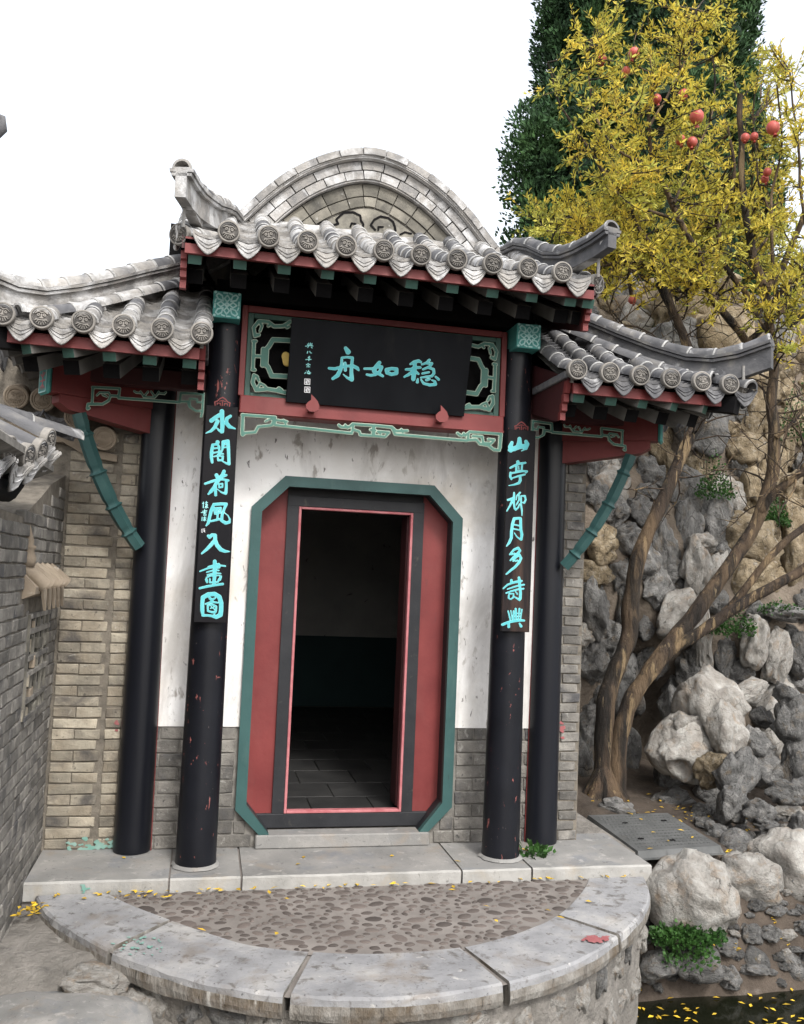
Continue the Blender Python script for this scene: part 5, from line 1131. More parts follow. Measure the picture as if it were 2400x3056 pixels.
# stones below the wall, at the lower left
ls = thing('paving_rocks', 'worn cemented stones between the left brick wall and the half-round step', 'stones', (-1.5, -1, -.4))
mb = MB(); n = 22; vs_ = []
for i in range(n + 1):
    for j in range(n + 1):
        x = XW - .02 + (1.30) * i / n; y = -2.4 + 2.2 * j / n
        z = -.21 + .10 * (1 if y > -1.15 else 0) * min(1, max(0, (y + 1.15) * 5)) + .025 * noise.noise(V3(x * 2.5, y * 2.5, 0)) - .34 * max(0, (x + 1.3)) - .12 * max(0, -1.45 - y) - .02 + .02 * noise.noise(V3(x * 8, y * 8, 3))
        vs_.append((x, y, z))
mb.add(vs_, [(i * (n + 1) + j, (i + 1) * (n + 1) + j, (i + 1) * (n + 1) + j + 1, i * (n + 1) + j + 1) for i in range(n) for j in range(n)], True); mb.obj('cement_fill', m_cement_l, ls)
q = atz(150 * DK, 2140 * DK, -.2)
place_rock(ls, rock_mesh(77, m_slab, 4, .10, .3, 0, crag=.1), V3(q.x - .02, q.y - .20, -.30), .56, .52, .15, spin=1, name='round_stone')
for (px, py, z, sx, sy, sz) in ((195, 2082, -.17, .17, .13, .07), (300, 2140, -.28, .13, .11, .09), (245, 2150, -.26, .12, .1, .07), (455, 2130, -.36, .12, .08, .1), (610, 2172, -.42, .12, .08, .09), (120, 1990, -.16, .22, .15, .035), (240, 2040, -.17, .14, .1, .04), (330, 2030, -.2, .16, .10, .08), (300, 2120, -.3, .12, .1, .12), (420, 2150, -.38, .13, .09, .11), (520, 2160, -.42, .14, .09, .12), (365, 2085, -.27, .14, .1, .07)):
    q = atz(px * DK, py * DK, z); place_rock(ls, random.choice(RL['b']), q, sx, sy, sz, name='rubble_stone')
# ================================================================ GROUND AND WATER
mb = MB(); mb.add([(-300, -300, -1.3), (300, -300, -1.3), (300, 300, -1.3), (-300, 300, -1.3)], [(0, 1, 2, 3)]); mb.obj('ground', m_soil, kind='structure')
mb = MB(); mb.add([(-.9, -9, -.75), (14, -9, -.75), (14, .4, -.75), (-.9, .4, -.75)], [(0, 1, 2, 3)]); mb.obj('pond_water', m_water, kind='structure')
def terr(x, y):
    b = np.interp(y, [-1.3, -.75, -.42, -.27, -.05, .05, .4, 1.5, 3], [-1.1, -1.0, -.77, -.52, -.26, -.10, -.05, .02, .15])
    if x > 2.7: b -= .10 * min(1, (x - 2.7)) * (1 if y < 1.4 else .3)
    return float(b) + .035 * noise.noise(V3(x * 2.2, y * 2.2, 0)) + .015 * noise.noise(V3(x * 7, y * 7, 0))
mb = MB(); nx, ny = 90, 70; vs_ = []
for i in range(nx + 1):
    for j in range(ny + 1):
        x = 1.60 + 9.5 * (i / nx) ** 1.4; y = -1.35 + 6 * j / ny; z = terr(x, y)
        if x < 2.0: z = min(z, -.03) if y > -.1 else z
        vs_.append((x, y, z))
mb.add(vs_, [(i * (ny + 1) + j, (i + 1) * (ny + 1) + j, (i + 1) * (ny + 1) + j + 1, i * (ny + 1) + j + 1) for i in range(nx) for j in range(ny)], True); bank = mb.obj('earth_bank', m_soil, kind='structure')
# ---- inspection cover
gr = thing('inspection_cover', 'grey cast rectangular inspection cover lying beside the tree', 'drain cover', (2.25, .45, -.02))
cs = [V3(1.905, 0, .012), V3(2.556, .073, .012), V3(2.62, .906, .012), V3(1.947, .877, .012)]
def bil(u, v, z=0): p = cs[0].lerp(cs[1], u).lerp(cs[3].lerp(cs[2], u), v); return V3(p.x, p.y, p.z + z)
mb = MB(); mb.add([bil(0, 0), bil(1, 0), bil(1, 1), bil(0, 1), bil(-.02, -.03, -.045), bil(1.03, -.03, -.045), bil(1.03, 1.03, -.045), bil(-.02, 1.03, -.045)], [(0, 1, 2, 3), (0, 4, 5, 1), (1, 5, 6, 2), (2, 6, 7, 3), (3, 7, 4, 0)])
for u in (0, .34, .66, .985):
    mb.add([bil(u, 0, .003), bil(u + .015, 0, .003), bil(u + .02, -.034, -.04), bil(u - .005, -.034, -.04)], [(0, 3, 2, 1)])
mb.add([bil(-.03, -.03, -.04), bil(1.04, -.03, -.04), bil(1.04, -.045, -.04), bil(-.03, -.045, -.04), bil(-.03, -.03, -.05), bil(1.04, -.03, -.05), bil(1.04, -.045, -.05), bil(-.03, -.045, -.05)], [(0, 1, 2, 3), (3, 2, 6, 7)])
mb.obj('cover_plate', m_iron, gr)
mb = MB()
for i in range(19):
    for j in range(12):
        u, v = .06 + i * .047 + (.0235 if j % 2 else 0), .08 + j * .076
        if u > .95: continue
        a = [bil(u, v, .0008), bil(u + .026, v, .0008), bil(u + .026, v + .014, .0008), bil(u, v + .014, .0008)]; t_ = [p + V3(0, 0, .004) for p in a]
        mb.add(a + t_, [(4, 5, 6, 7), (0, 1, 5, 4), (1, 2, 6, 5), (2, 3, 7, 6), (3, 0, 4, 7)])
mb.obj('tread_stud', m_iron, gr, kind='stuff')
mb = MB()
for c in ((.22, .28), (.55, .2), (.3, .72), (.8, .75)):
    for d in ((-.015, 0), (.015, 0)): p = bil(c[0] + d[0], c[1], .0012); mb.lathe([(0, .004), (.012, .004), (.014, 0)], 10, p)
mb.obj('lifting_hole', m_wood, gr)
# ================================================================ BOULDERS ON THE BANK
def at_d(px, py, y): return aty(px * DK, py * DK, y)
BO = [ # D centre x,y ; D w,h ; depth y ; kind ; label
 (1477, 1910, 175, 175, -.30, 'b', 'largest pale boulder, touching the right end of the stone platform'),
 (1590, 1866, 125, 92, .02, 'b', 'white rounded boulder just right of the largest pale boulder'),
 (1672, 1850, 150, 150, .15, 'b', 'tall pale cracked boulder at the right edge of the photo'),
 (1605, 1965, 118, 100, .02, 'g', 'grey angular stone below the white rounded boulder'),
 (1545, 2015, 70, 52, -.22, 'g', 'small grey rounded stone beside the green ground plant'),
 (1480, 2045, 110, 66, -.42, 'g', 'flat grey stone at the water edge under the green plant'),
 (1600, 2045, 60, 60, -.28, 'g', 'small wedge stone between two bigger ones at the water'),
 (1672, 2052, 84, 62, -.25, 'g', 'dark blue-grey stone at the water near the right edge'),
 (1400, 2050, 90, 50, -.48, 'g', 'low dark stone at the foot of the half-round step'),
 (1565, 1795, 70, 55, .30, 'g', 'small stone behind the white boulder near the drain cover'),
 (1690, 1965, 60, 60, .05, 'g', 'mossy stone half cut off by the right edge of the photo'),
 (1540, 1935, 60, 40, -.1, 'b', 'small tan stone tucked behind the largest boulder'),
]
for cx_, cy_, w_, h_, y_, kd, lb in BO:
    c = at_d(cx_, cy_, y_); k = DK * (c - CAM).dot(FW) / FPX; sx, sz = w_ * k / 2, h_ * k / 2
    big = w_ > 110
    me = rock_mesh(cx_, {'b': m_boulder, 'g': m_rock}[kd], 4 if big else 3, .22, .35 if kd == 'b' else .5, 0 if kd == 'b' else 4, crag=.45)
    place_rock(None, me, c, sx * 1.2, (sx + sz) * .55, sz * 1.2, name='boulder', label=lb, cat='boulder', spin=cx_ % 6)
rnd = random.Random(77); nb = 0; tries = 0; used = []
while nb < 190 and tries < 4000:
    tries += 1; px, py = rnd.choice(((rnd.uniform(1345, 1730), rnd.uniform(1960, 2105)), (rnd.uniform(1480, 1730), rnd.uniform(1690, 1850)), (rnd.uniform(1590, 1730), rnd.uniform(1880, 2000))))
    d = ray(px * DK, py * DK); t = 3.0
    while t < 12 and (CAM + d * t).z > terr((CAM + d * t).x, (CAM + d * t).y): t += .03
    p = CAM + d * t; s = rnd.choice((.04, .06, .08, .11))
    if p.x < 1.75 or p.y > 1.3 or (p.x < 2.75 and -.02 < p.y < 1.0) or any((p - q).length < s + c for q, c in used): continue
    used.append((p, s * .8)); nb += 1
    place_rock(bank, rnd.choice(RL['g'] + RL['b'][:2]), V3(p.x, p.y, terr(p.x, p.y) + s * .15), s * rnd.uniform(.9, 1.5), s, s * rnd.uniform(.5, .9), name='stone')
# ================================================================ ROCKERY
rk = thing('rockery_wall', 'tall artificial hill of grey and tan limestone rocks set in earth mortar behind the tree', 'rockery', (4.5, 2.4, -.1))
def ywall(x, z): return 2.05 + .38 * max(0, z - 1.6) - .10 * max(0, x - 3.4) + .18 * noise.noise(V3(x * .9, z * .9, 4)) - (.35 * max(0, .9 - z) if x > 3.3 else 0) + .9 * math.exp(-((x - 3.10) / .30) ** 2 - ((z - .42) / .6) ** 2)
mb = MB(); nx, nz = 70, 60; vs_ = []
for i in range(nx + 1):
    for j in range(nz + 1):
        x = 1.5 + 7.5 * i / nx; z = -.5 + 5.8 * j / nz; top = 5.0 + .5 * noise.noise(V3(x, 0, 7))
        vs_.append((x, ywall(x, z) + .04 + .14 * noise.noise(V3(x * 3, z * 3, 1)) + (1.5 * (z - top) if z > top else 0), z))
mb.add(vs_, [(i * (nz + 1) + j, (i + 1) * (nz + 1) + j, (i + 1) * (nz + 1) + j + 1, i * (nz + 1) + j + 1) for i in range(nx) for j in range(nz)], True)
rm = mb.obj('rock_mortar', m_rmortar, rk)
# traced stones: D cx,cy,w,h, roll(deg), kind, depth offset (towards the viewer)
z5 = lambda x, y: ((1650 + x * .4391) / DK, (1300 + y * .4391) / DK)
T5 = [(275, 240, 110, 130, 10, 'g'), (385, 215, 110, 140, -5, 'b'), (665, 265, 170, 180, 0, 'g'), (290, 415, 140, 170, 15, 'g'), (440, 520, 120, 170, 25, 'g'), (640, 390, 150, 110, -10, 'g'), (575, 510, 170, 190, 10, 'g'), (500, 700, 180, 200, 0, 'g'), (310, 740, 200, 230, 0, 'w'), (760, 770, 150, 300, -8, 'g'),
      (920, 370, 200, 330, 8, 'g'), (905, 660, 150, 330, 5, 'g'), (1090, 620, 190, 380, -12, 'g'), (1175, 415, 180, 230, 5, 'b'), (980, 880, 170, 330, 2, 'b', .25), (1020, 730, 170, 120, -8, 'b', .28), (1320, 110, 250, 190, 5, 'w'), (1340, 390, 170, 260, -5, 'w'), (1590, 90, 110, 260, 0, 'w'), (1610, 380, 180, 220, 8, 'w'), (1350, 760, 330, 300, 0, 'w'), (1620, 600, 170, 260, 0, 'w'), (1330, 980, 260, 240, -5, 'w'), (1640, 850, 180, 260, 0, 'w'),
      (280, 1190, 170, 330, -5, 'g'), (260, 940, 200, 180, 20, 'w'), (470, 960, 150, 200, 10, 'g'), (490, 1150, 110, 320, 5, 'g'), (720, 1030, 170, 230, 15, 'g'), (820, 930, 170, 150, 0, 'g'), (400, 1400, 180, 230, 0, 'g'), (260, 1560, 200, 250, 0, 'g'), (870, 1230, 260, 340, 30, 'b', .1), (1010, 1350, 110, 420, -3, 'b', .12), (960, 1560, 200, 220, -10, 'g'), (1160, 1530, 110, 240, 10, 'g'), (1390, 1240, 160, 190, 0, 'g'), (1380, 1400, 150, 300, 8, 'b', .2), (1510, 1490, 140, 310, 12, 'b', .15), (1610, 1210, 260, 90, 3, 'g', .2), (1590, 1350, 90, 120, 20, 'g'), (1665, 1490, 130, 230, 0, 'g', .1), (1340, 1740, 270, 130, -8, 'b', .3), (1250, 1600, 170, 150, 0, 'g'),
      (1090, 1830, 330, 430, -25, 'b', .75), (830, 1850, 170, 260, 0, 'g', .7), (910, 2010, 260, 230, 10, 'b', .72), (1230, 1860, 110, 200, 0, 'b', .5), (1430, 1930, 90, 130, 0, 'g', .3), (1600, 1780, 160, 130, 0, 'g', .6), (1640, 1950, 170, 300, 0, 'g', .6)]
z6 = lambda x, y: ((1650 + x * .4391) / DK, (2000 + y * .4391) / DK)
T6 = [(1170, 430, 240, 330, 0, 'b', .78), (1350, 530, 210, 220, -20, 'g', .6), (820, 700, 250, 270, 5, 'g', .95), (960, 620, 200, 170, 0, 'g', .85), (1080, 680, 180, 190, 0, 'w', .95), (1240, 730, 190, 320, 15, 'g', .9), (1210, 900, 170, 220, 20, 'g', 1.1), (1070, 830, 200, 150, 0, 'g', 1.0), (1040, 930, 130, 90, 0, 'g', 1.15), (1160, 1010, 150, 100, 0, 'g', 1.2), (1400, 960, 180, 120, 0, 'g', 1.0), (1230, 1120, 190, 110, 5, 'b', 1.3), (1220, 1230, 200, 120, 0, 'g', 1.45), (820, 880, 260, 110, 0, 'g', .95), (430, 930, 200, 90, 0, 'g', 1.0), (1670, 640, 160, 330, -10, 'g', .7), (1640, 380, 200, 300, 0, 'g', .7), (1570, 840, 240, 130, 10, 'g', .95), (1680, 830, 110, 120, 0, 'g', 1.0), (1680, 1080, 110, 160, 0, 'g', 1.1), (1450, 660, 200, 200, 0, 'g', .6), (250, 320, 110, 150, 0, 'g'), (230, 440, 120, 200, 0, 'g'), (1450, 1050, 120, 60, 0, 'g', 1.1)]
def trace(z, T, zs_):
    for t in T:
        x, y, w_, h_, rl, kd = t[:6]; dof = t[6] if len(t) > 6 else 0
        px, py = z(x, y); p = aty(px * DK, py * DK, 2.1)
        for _ in range(3): p = aty(px * DK, py * DK, ywall(p.x, p.z) - dof + .03)
        k = .4391 * (p - CAM).dot(FW) / FPX; sx, sz = w_ * k / 2, h_ * k / 2
        dent = big = None
        me = random.choice(RL[kd])
        place_rock(rk, me, p, sx * 1.42, min(sx, sz) * .85 + .06, sz * 1.42, roll=math.radians(rl))
        TR.append((p.x, p.z, max(sx, .03), max(sz, .03), dof))
TR = []; trace(z5, T5, 0); trace(z6, T6, 0)
# holed stone
hp = at_d(1452, 1592, 1.25)
hm = rock_mesh(401, m_boulder, 4, .20, .5, 3, crag=.3, dents=((-.45, -.75, -.45, .38, .55), (.42, -.80, -.42, .48, .55)), name='rock')
link('rock', hm, rk, Matrix.Translation(hp) @ Matrix.Diagonal((.33, .24, .30, 1)))
# infill stones
rnd = random.Random(21); cnt = 0; tries = 0; placed = [(a, b, (c + d) * .5) for a, b, c, d, e in TR if e < .5]
while cnt < 190 and tries < 9000:
    tries += 1; x = rnd.uniform(1.9, 8.2); z = rnd.uniform(-.1, 5.0); s = rnd.choice((.12, .18, .24, .30, .36)) * (1 if x < 5 else 1.4)
    if ((x - 3.13) / .34) ** 2 + ((z - .45) / .62) ** 2 < 1: continue
    if any((x - a) ** 2 + (z - b) ** 2 < (s + c) ** 2 * .62 for a, b, c in placed): continue
    placed.append((x, z, s)); cnt += 1
    kd = 'w' if (z > 2.9 or (x > 4.2 and z > 1.2)) and rnd.random() < (.4 if z > 3.6 else .75) else rnd.choice('ggb')
    place_rock(rk, rnd.choice(RL[kd]), V3(x, ywall(x, z) + .06, z), s * rnd.uniform(.9, 1.4), s * .8, s * rnd.uniform(1.1, 1.7), roll=rnd.uniform(-.5, .5), spin=rnd.uniform(0, 6))
# ================================================================ LEAVES AND PLANTS
def leaf_quad(p, d, n, L_, w_, fold=.25):
    """4-point pointed leaf, two triangles folded on the midrib"""
    s = d.cross(n).normalized(); n = s.cross(d).normalized()
    return [p, p + d * L_ * .45 + s * w_ + n * w_ * fold, p + d * L_, p + d * L_ * .45 - s * w_ + n * w_ * fold], [(0, 1, 2), (0, 2, 3)]
def rv(r): return Vector((r.gauss(0, 1), r.gauss(0, 1), r.gauss(0, 1))).normalized()
def leaf_mass(pts, r, L_, w_, up=.0, jit=.03, n=1):
    vs_, fs = [], []
    for p, d in pts:
        for _ in range(n):
            dd = (d + rv(r) * .7 + V3(0, 0, up)).normalized(); l = L_ * r.uniform(.6, 1.25)
            v, f = leaf_quad(p + rv(r) * jit, dd, rv(r), l, w_ * r.uniform(.7, 1.2)); b = len(vs_); vs_ += v; fs += [tuple(b + i for i in q) for q in f]
    return vs_, fs
def ground_plant(name, label, cat, c, rx, ry, n, L_=.035, w_=.012, h=.06, m=None, group=None, axis='z', seed=1):
    r = random.Random(seed); t = thing(name, label, cat, tuple(c), group); pts = []
    for _ in range(n):
        a = r.uniform(0, 6.28); q = math.sqrt(r.random()); p = c + V3(math.cos(a) * q * rx, math.sin(a) * q * ry, r.uniform(0, h) * (1.2 - q))
        pts.append((p, V3(math.cos(a) * .6, math.sin(a) * .6 - .3, .7).normalized()))
    v, f = leaf_mass(pts, r, L_, w_); MB().add(v, f).obj('foliage', m or m_plant, t); return t
ground_plant('creeping_plant', 'green creeping plant spreading between the largest boulder and the water', 'plant', at_d(1460, 1992, -.50) , .23, .12, 1100, .030, .013, .06, seed=2)
for k, (px, py, y, rx, rz, lb) in enumerate(((1460, 2005, -.55, .16, .10, 'trailing green leaves hanging over the stones by the pond'), (1560, 1320, 1.75, .22, .12, 'small green fern patch in the rockery right of the slanting trunks'), (1660, 1290, 1.8, .22, .05, 'thin green tuft above the shelf stone of the rockery'), (1520, 1010, 2.2, .18, .22, 'green ivy clump high between grey rockery stones'), (1405, 690, 3.2, .22, .16, 'green bush on top of the rockery behind the roof corner'), (1690, 880, 2.5, .16, .30, 'leafy green climber on the tan rocks at the right edge'), (1650, 1085, 2.2, .10, .14, 'small green sprig beside the dark branch on the right'))):
    c = at_d(px, py, y); ground_plant('rock_plant', lb, 'plant', c - V3(0, 0, rz), rx, .12, 620 if rz > .1 else 300, .028, .013, rz * 2, seed=40 + k)
ground_plant('weed', 'small green weed growing between the two right-hand columns', 'weed', V3(1.17, .02, .002), .12, .05, 90, .05, .018, .045, seed=9)
# fallen leaves
r = random.Random(12); vs_, fs = [], []
def fl(p, n=Vector((0, 0, 1)), L_=.045, flat=.25):
    d = Vector((math.cos(a_ := r.uniform(0, 6.28)), math.sin(a_), r.uniform(0, .2))).normalized(); v, f = leaf_quad(p, d, (n + rv(r) * flat).normalized(), L_ * r.uniform(.7, 1.2), .009 * r.uniform(.8, 1.4)); b = len(vs_); vs_.extend(v); fs.extend(tuple(b + i for i in q) for q in f)
for _ in range(46): fl(V3(r.uniform(-1.75, .5) if r.random() < .75 else r.uniform(.5, 1.7), r.uniform(-.285, -.245), ZS + .006))
for _ in range(16): fl(V3(r.gauss(-1.2, .12), r.gauss(-.30, .05), ZS + .008))
for _ in range(12): fl(V3(r.uniform(-1.2, 1.3), r.uniform(-1.0, -.3), ZS + .012))
for _ in range(30): fl(V3(r.gauss(-1.80, .04), r.gauss(-.42, .05), -.085 + r.random() * .02))
for _ in range(6): fl(V3(r.uniform(-1.7, 1.6), r.uniform(-.2, .2), .004))
for (px, py, y, n, sp) in ((1440, 2010, -.60, 22, .14), (1560, 1995, -.3, 16, .07), (1620, 1935, -.05, 22, .05), (1650, 2010, -.2, 14, .07), (1555, 1850, .1, 20, .04), (1495, 1660, .9, 14, .08), (1560, 1740, .7, 16, .06), (1620, 1670, 1.0, 20, .07), (1350, 1660, 1.2, 30, .25), (1450, 1735, .9, 30, .3), (1620, 1780, .7, 30, .3)):
    c = at_d(px, py, y)
    for _ in range(n): x, y2 = c.x + r.gauss(0, sp), c.y + r.gauss(0, sp); fl(V3(x, y2, max(terr(x, y2) + .012, -.744)))
for _ in range(90): fl(V3(r.uniform(1.5, 3.4), r.uniform(-1.15, -.35), -.742))
for _ in range(8): p = bil(r.random(), r.random(), .008); fl(p)
MB().add(vs_, fs).obj('fallen_leaves', m_leaff, kind='stuff')
# ================================================================ POMEGRANATE TREE
tree = thing('pomegranate_tree', 'leaning pomegranate tree with flaking bark, yellow leaves and red fruit', 'tree', (2.36, 1.5, 0))
def limb(pts, w0, w1, y0, y1, mb, n=12, kink=.02):
    w0 *= .74; w1 *= .80
    P = [Vector((a, b)) for a, b in pts]; c = smooth_curve([(p.x, p.y) for p in P], max(10, len(P) * 6)); m = len(c); out_, rad = [], []
    for i, q in enumerate(c):
        t = i / (m - 1); p = at_d(q.x, q.y, y0 + (y1 - y0) * t); p += noise.noise_vector(p * 4) * kink; out_.append(p)
        rad.append((w0 + (w1 - w0) * t) * DK * (p - CAM).dot(FW) / FPX * (1 + .14 * noise.noise(p * 7)))
    mb.tube(out_, rad, n); return out_, rad
LB = []; tm_ = MB()
def LM(pts, w0, w1, y0, y1, n=12, mb=None): 
    o, r_ = limb(pts, w0, w1, y0, y1, mb or tm_, n); LB.append((o, r_)); return o
LM([(1278, 1716), (1284, 1660), (1284, 1560), (1288, 1490), (1310, 1420), (1338, 1340), (1342, 1270), (1358, 1180), (1395, 1090), (1430, 1010), (1462, 935), (1490, 870), (1470, 760), (1430, 660), (1400, 600)], 30, 10, 1.46, 1.55)
LM([(1308, 1712), (1312, 1650), (1318, 1560), (1345, 1480), (1400, 1400), (1470, 1310), (1540, 1215), (1595, 1130), (1630, 1050), (1645, 960), (1640, 860), (1645, 760), (1632, 660), (1618, 600), (1590, 500), (1580, 430), (1575, 330), (1570, 200)], 27, 7, 1.42, 1.3)
o = at_d(1284, 1712, 1.46)
for a_, l in ((2.9, .36), (3.7, .30), (-.3, .30), (.5, .25), (4.6, .27), (5.4, .30)):
    tm_.tube([o + V3(0, 0, .34), o + V3(math.cos(a_) * .06, math.sin(a_) * .06, .14), o + V3(math.cos(a_) * .16, math.sin(a_) * .14, .03), o + V3(math.cos(a_) * l, math.sin(a_) * l * .7, -.04)], [.07, .095, .075, .03], 10)
LM([(1395, 1405), (1450, 1365), (1520, 1320), (1560, 1290), (1640, 1245), (1730, 1190)], 18, 12, 1.40, 1.0)
LM([(1540, 1300), (1600, 1230), (1650, 1170), (1730, 1100)], 12, 9, 1.35, 1.2)
LM([(1615, 1090), (1660, 1040), (1730, 985)], 12, 9, 1.35, 1.1)
LM([(1650, 930), (1690, 890), (1730, 850)], 7, 5, 1.3, 1.2)
LM([(1590, 728), (1560, 690), (1520, 640), (1490, 560), (1462, 500), (1425, 420), (1390, 350), (1378, 260), (1385, 160)], 12, 4, 1.5, 1.1)
LM([(1640, 660), (1600, 640), (1540, 560), (1530, 470), (1560, 380), (1545, 260)], 9, 3, 1.35, 1.6)
LM([(1625, 620), (1660, 570), (1690, 500), (1720, 420)], 11, 6, 1.3, 1.1)
LM([(1642, 640), (1680, 600), (1730, 560)], 8, 5, 1.3, 1.0)
LM([(1440, 690), (1410, 600), (1370, 560), (1300, 560), (1240, 590)], 9, 3, 1.6, 1.5)
LM([(1425, 650), (1390, 540), (1350, 470), (1320, 380)], 8, 3, 1.6, 1.8)
LM([(1590, 728), (1620, 700), (1680, 640), (1720, 600)], 9, 6, 1.5, 1.4)
LM([(1345, 640), (1330, 560), (1290, 480), (1230, 460), (1150, 470)], 6, 2.5, 1.8, 1.6)
LM([(1450, 470), (1360, 440), (1290, 380), (1240, 300), (1190, 220), (1165, 130)], 5, 2, 1.2, 1.0)
LM([(1390, 350), (1330, 330), (1280, 280), (1255, 200), (1245, 100)], 4, 1.8, 1.1, 1.0)
LM([(1378, 270), (1420, 200), (1460, 120), (1480, 20)], 4, 1.8, 1.1, 1.2)
LM([(1640, 560), (1640, 420), (1660, 300), (1650, 180)], 5, 2, 1.25, 1.1)
LM([(1715, 520), (1700, 400), (1690, 280), (1680, 150)], 5, 2, 1.1, 1.0)
LM([(1520, 600), (1440, 560), (1330, 520), (1250, 500)], 5, 2, 1.5, 1.3)
LM([(1600, 540), (1640, 480), (1610, 380), (1600, 250)], 4, 2, 1.35, 1.5)
LM([(1430, 430), (1470, 340), (1510, 250), (1520, 120)], 4, 2, 1.15, 1.25)
LM([(1300, 560), (1290, 640), (1330, 700)], 4, 2, 1.5, 1.6); LM([(1480, 690), (1520, 660), (1480, 600), (1440, 640)], 4, 2, 1.6, 1.7)
tm_.obj('trunk', m_bark, tree)
# crown: twigs toward sampled targets, leaves along them
r = random.Random(31)
CR = [ # D x,y,rx,ry, depth, spread, n
 (1400, 250, 150, 170, 1.15, .5, 100), (1300, 330, 120, 120, 1.2, .4, 48), (1470, 120, 90, 130, 1.2, .4, 45), (1270, 110, 60, 80, 1.05, .25, 26), (1190, 150, 35, 40, 1.0, .2, 8), (1560, 350, 140, 180, 1.3, .6, 74), (1360, 480, 170, 100, 1.5, .6, 70), (1200, 480, 85, 40, 1.5, .3, 34), (1660, 260, 60, 160, 1.15, .4, 46),
 (1320, 560, 120, 60, 1.8, .4, 75), (1540, 600, 150, 60, 1.6, .4, 70), (1190, 500, 80, 40, 1.7, .3, 30), (1400, 480, 160, 70, 2.0, .4, 60), (1540, 500, 130, 110, 1.7, .5, 55), (1250, 530, 130, 70, 2.3, .3, 42), (1420, 540, 160, 80, 2.4, .3, 60), (1600, 520, 110, 90, 2.3, .3, 44), (1480, 400, 190, 140, 2.2, .3, 60), (1250, 400, 90, 90, 2.0, .3, 26), (1690, 420, 40, 150, 1.1, .3, 40), (1400, 600, 130, 60, 1.7, .4, 28), (1690, 620, 40, 60, .9, .2, 20), (1690, 740, 30, 40, .9, .15, 9), (1640, 140, 40, 50, 1.15, .3, 10), (1320, 30, 40, 50, 1.1, .25, 12), (1500, 20, 70, 50, 1.2, .3, 20), (1560, 560, 100, 80, 2.0, .4, 16), (1130, 460, 45, 22, 1.5, .2, 10), (1280, 590, 50, 40, 1.6, .2, 12)]
allp = [(p, rr_) for o_, r_ in LB for p, rr_ in list(zip(o_, r_))[len(o_) // 3:] if p.z > 2.5]
twm = MB(); lv1, lf1, lv2, lf2 = [], [], [], []
AP = np.array([tuple(p) for p, _ in allp])
for (px, py, rx, ry, y, sp, n) in CR:
    for _ in range(int(n * .50)):
        a_ = r.uniform(0, 6.28); q = r.random() ** .45
        tgt = at_d(px + math.cos(a_) * q * rx, py + math.sin(a_) * q * ry, y + r.gauss(0, sp))
        i = int(np.argmin(((AP - np.array(tuple(tgt))) ** 2).sum(1) * (1 + .6 * np.random.RandomState(r.randrange(1 << 30)).rand(len(AP)))))
        base = allp[i][0]; L_ = (tgt - base).length
        if L_ > 1.1: base = tgt + (base - tgt).normalized() * .8; L_ = .8
        mid = base.lerp(tgt, .5) + rv(r) * L_ * .14 + V3(0, 0, -.03 * L_); pts = []
        for k in range(7): t = k / 6; pts.append(base * (1 - t) ** 2 + mid * 2 * t * (1 - t) + tgt * t * t)
        twm.tube(pts, [.0075 * (1 - .75 * k / 6) + .001 for k in range(7)], 4, cap=False)
        # side shoots
        shoots = [(pts, .35)]
        for k in range(r.randrange(2, 5)):
            s0 = pts[r.randrange(2, 6)]; d = ((tgt - base).normalized() * .5 + rv(r) + V3(0, 0, .35)).normalized(); e = s0 + d * r.uniform(.12, .30); sp_ = [s0, s0.lerp(e, .5) + rv(r) * .015, e]
            twm.tube(sp_, [.0035, .0028, .0015], 3, cap=False); shoots.append((sp_, 0))
        for sp_, t0 in shoots:
            Ls = sum((b - a).length for a, b in zip(sp_, sp_[1:])); nl = int(Ls / .0145)
            for k in range(nl):
                t = t0 + (1 - t0) * r.random() ** .8; u = t * (len(sp_) - 1); j = min(int(u), len(sp_) - 2); p = sp_[j].lerp(sp_[j + 1], u - j)
                d = ((sp_[j + 1] - sp_[j]).normalized() * .6 + rv(r) * .8 + V3(0, 0, .25)).normalized()
                v, f = leaf_quad(p, d, rv(r), r.uniform(.026, .074), r.uniform(.005, .0115), .4)
                g = noise.noise(p * 2.2) < -.12 or r.random() < .12
                vv, ff = (lv2, lf2) if g else (lv1, lf1); b = len(vv); vv.extend(v); ff.extend(tuple(b + i for i in q_) for q_ in f)
for _ in range(170):      # bare lower branches
    p0 = allp[r.randrange(len(allp))][0]
    if p0.z > 4.6: continue
    pts = [p0]; d = (rv(r) + V3(0, 0, .35)).normalized()
    for k in range(6): d = (d + rv(r) * .35).normalized(); pts.append(pts[-1] + d * r.uniform(.07, .16))
    twm.tube(pts, [.012 * (1 - .14 * k) * r.uniform(.6, 1) for k in range(7)], 5, cap=False)
    for k in (2, 3, 4, 5):
        e = pts[k] + (rv(r) + V3(0, 0, .2)).normalized() * r.uniform(.12, .28); twm.tube([pts[k], pts[k].lerp(e, .5) + rv(r) * .02, e], [.005, .004, .002], 4, cap=False)
twm.obj('twigs', m_bark, tree, kind='stuff')
MB().add(lv1, lf1).obj('crown', m_leafy, tree, kind='stuff'); MB().add(lv2, lf2).obj('crown', m_leafg, tree, kind='stuff')
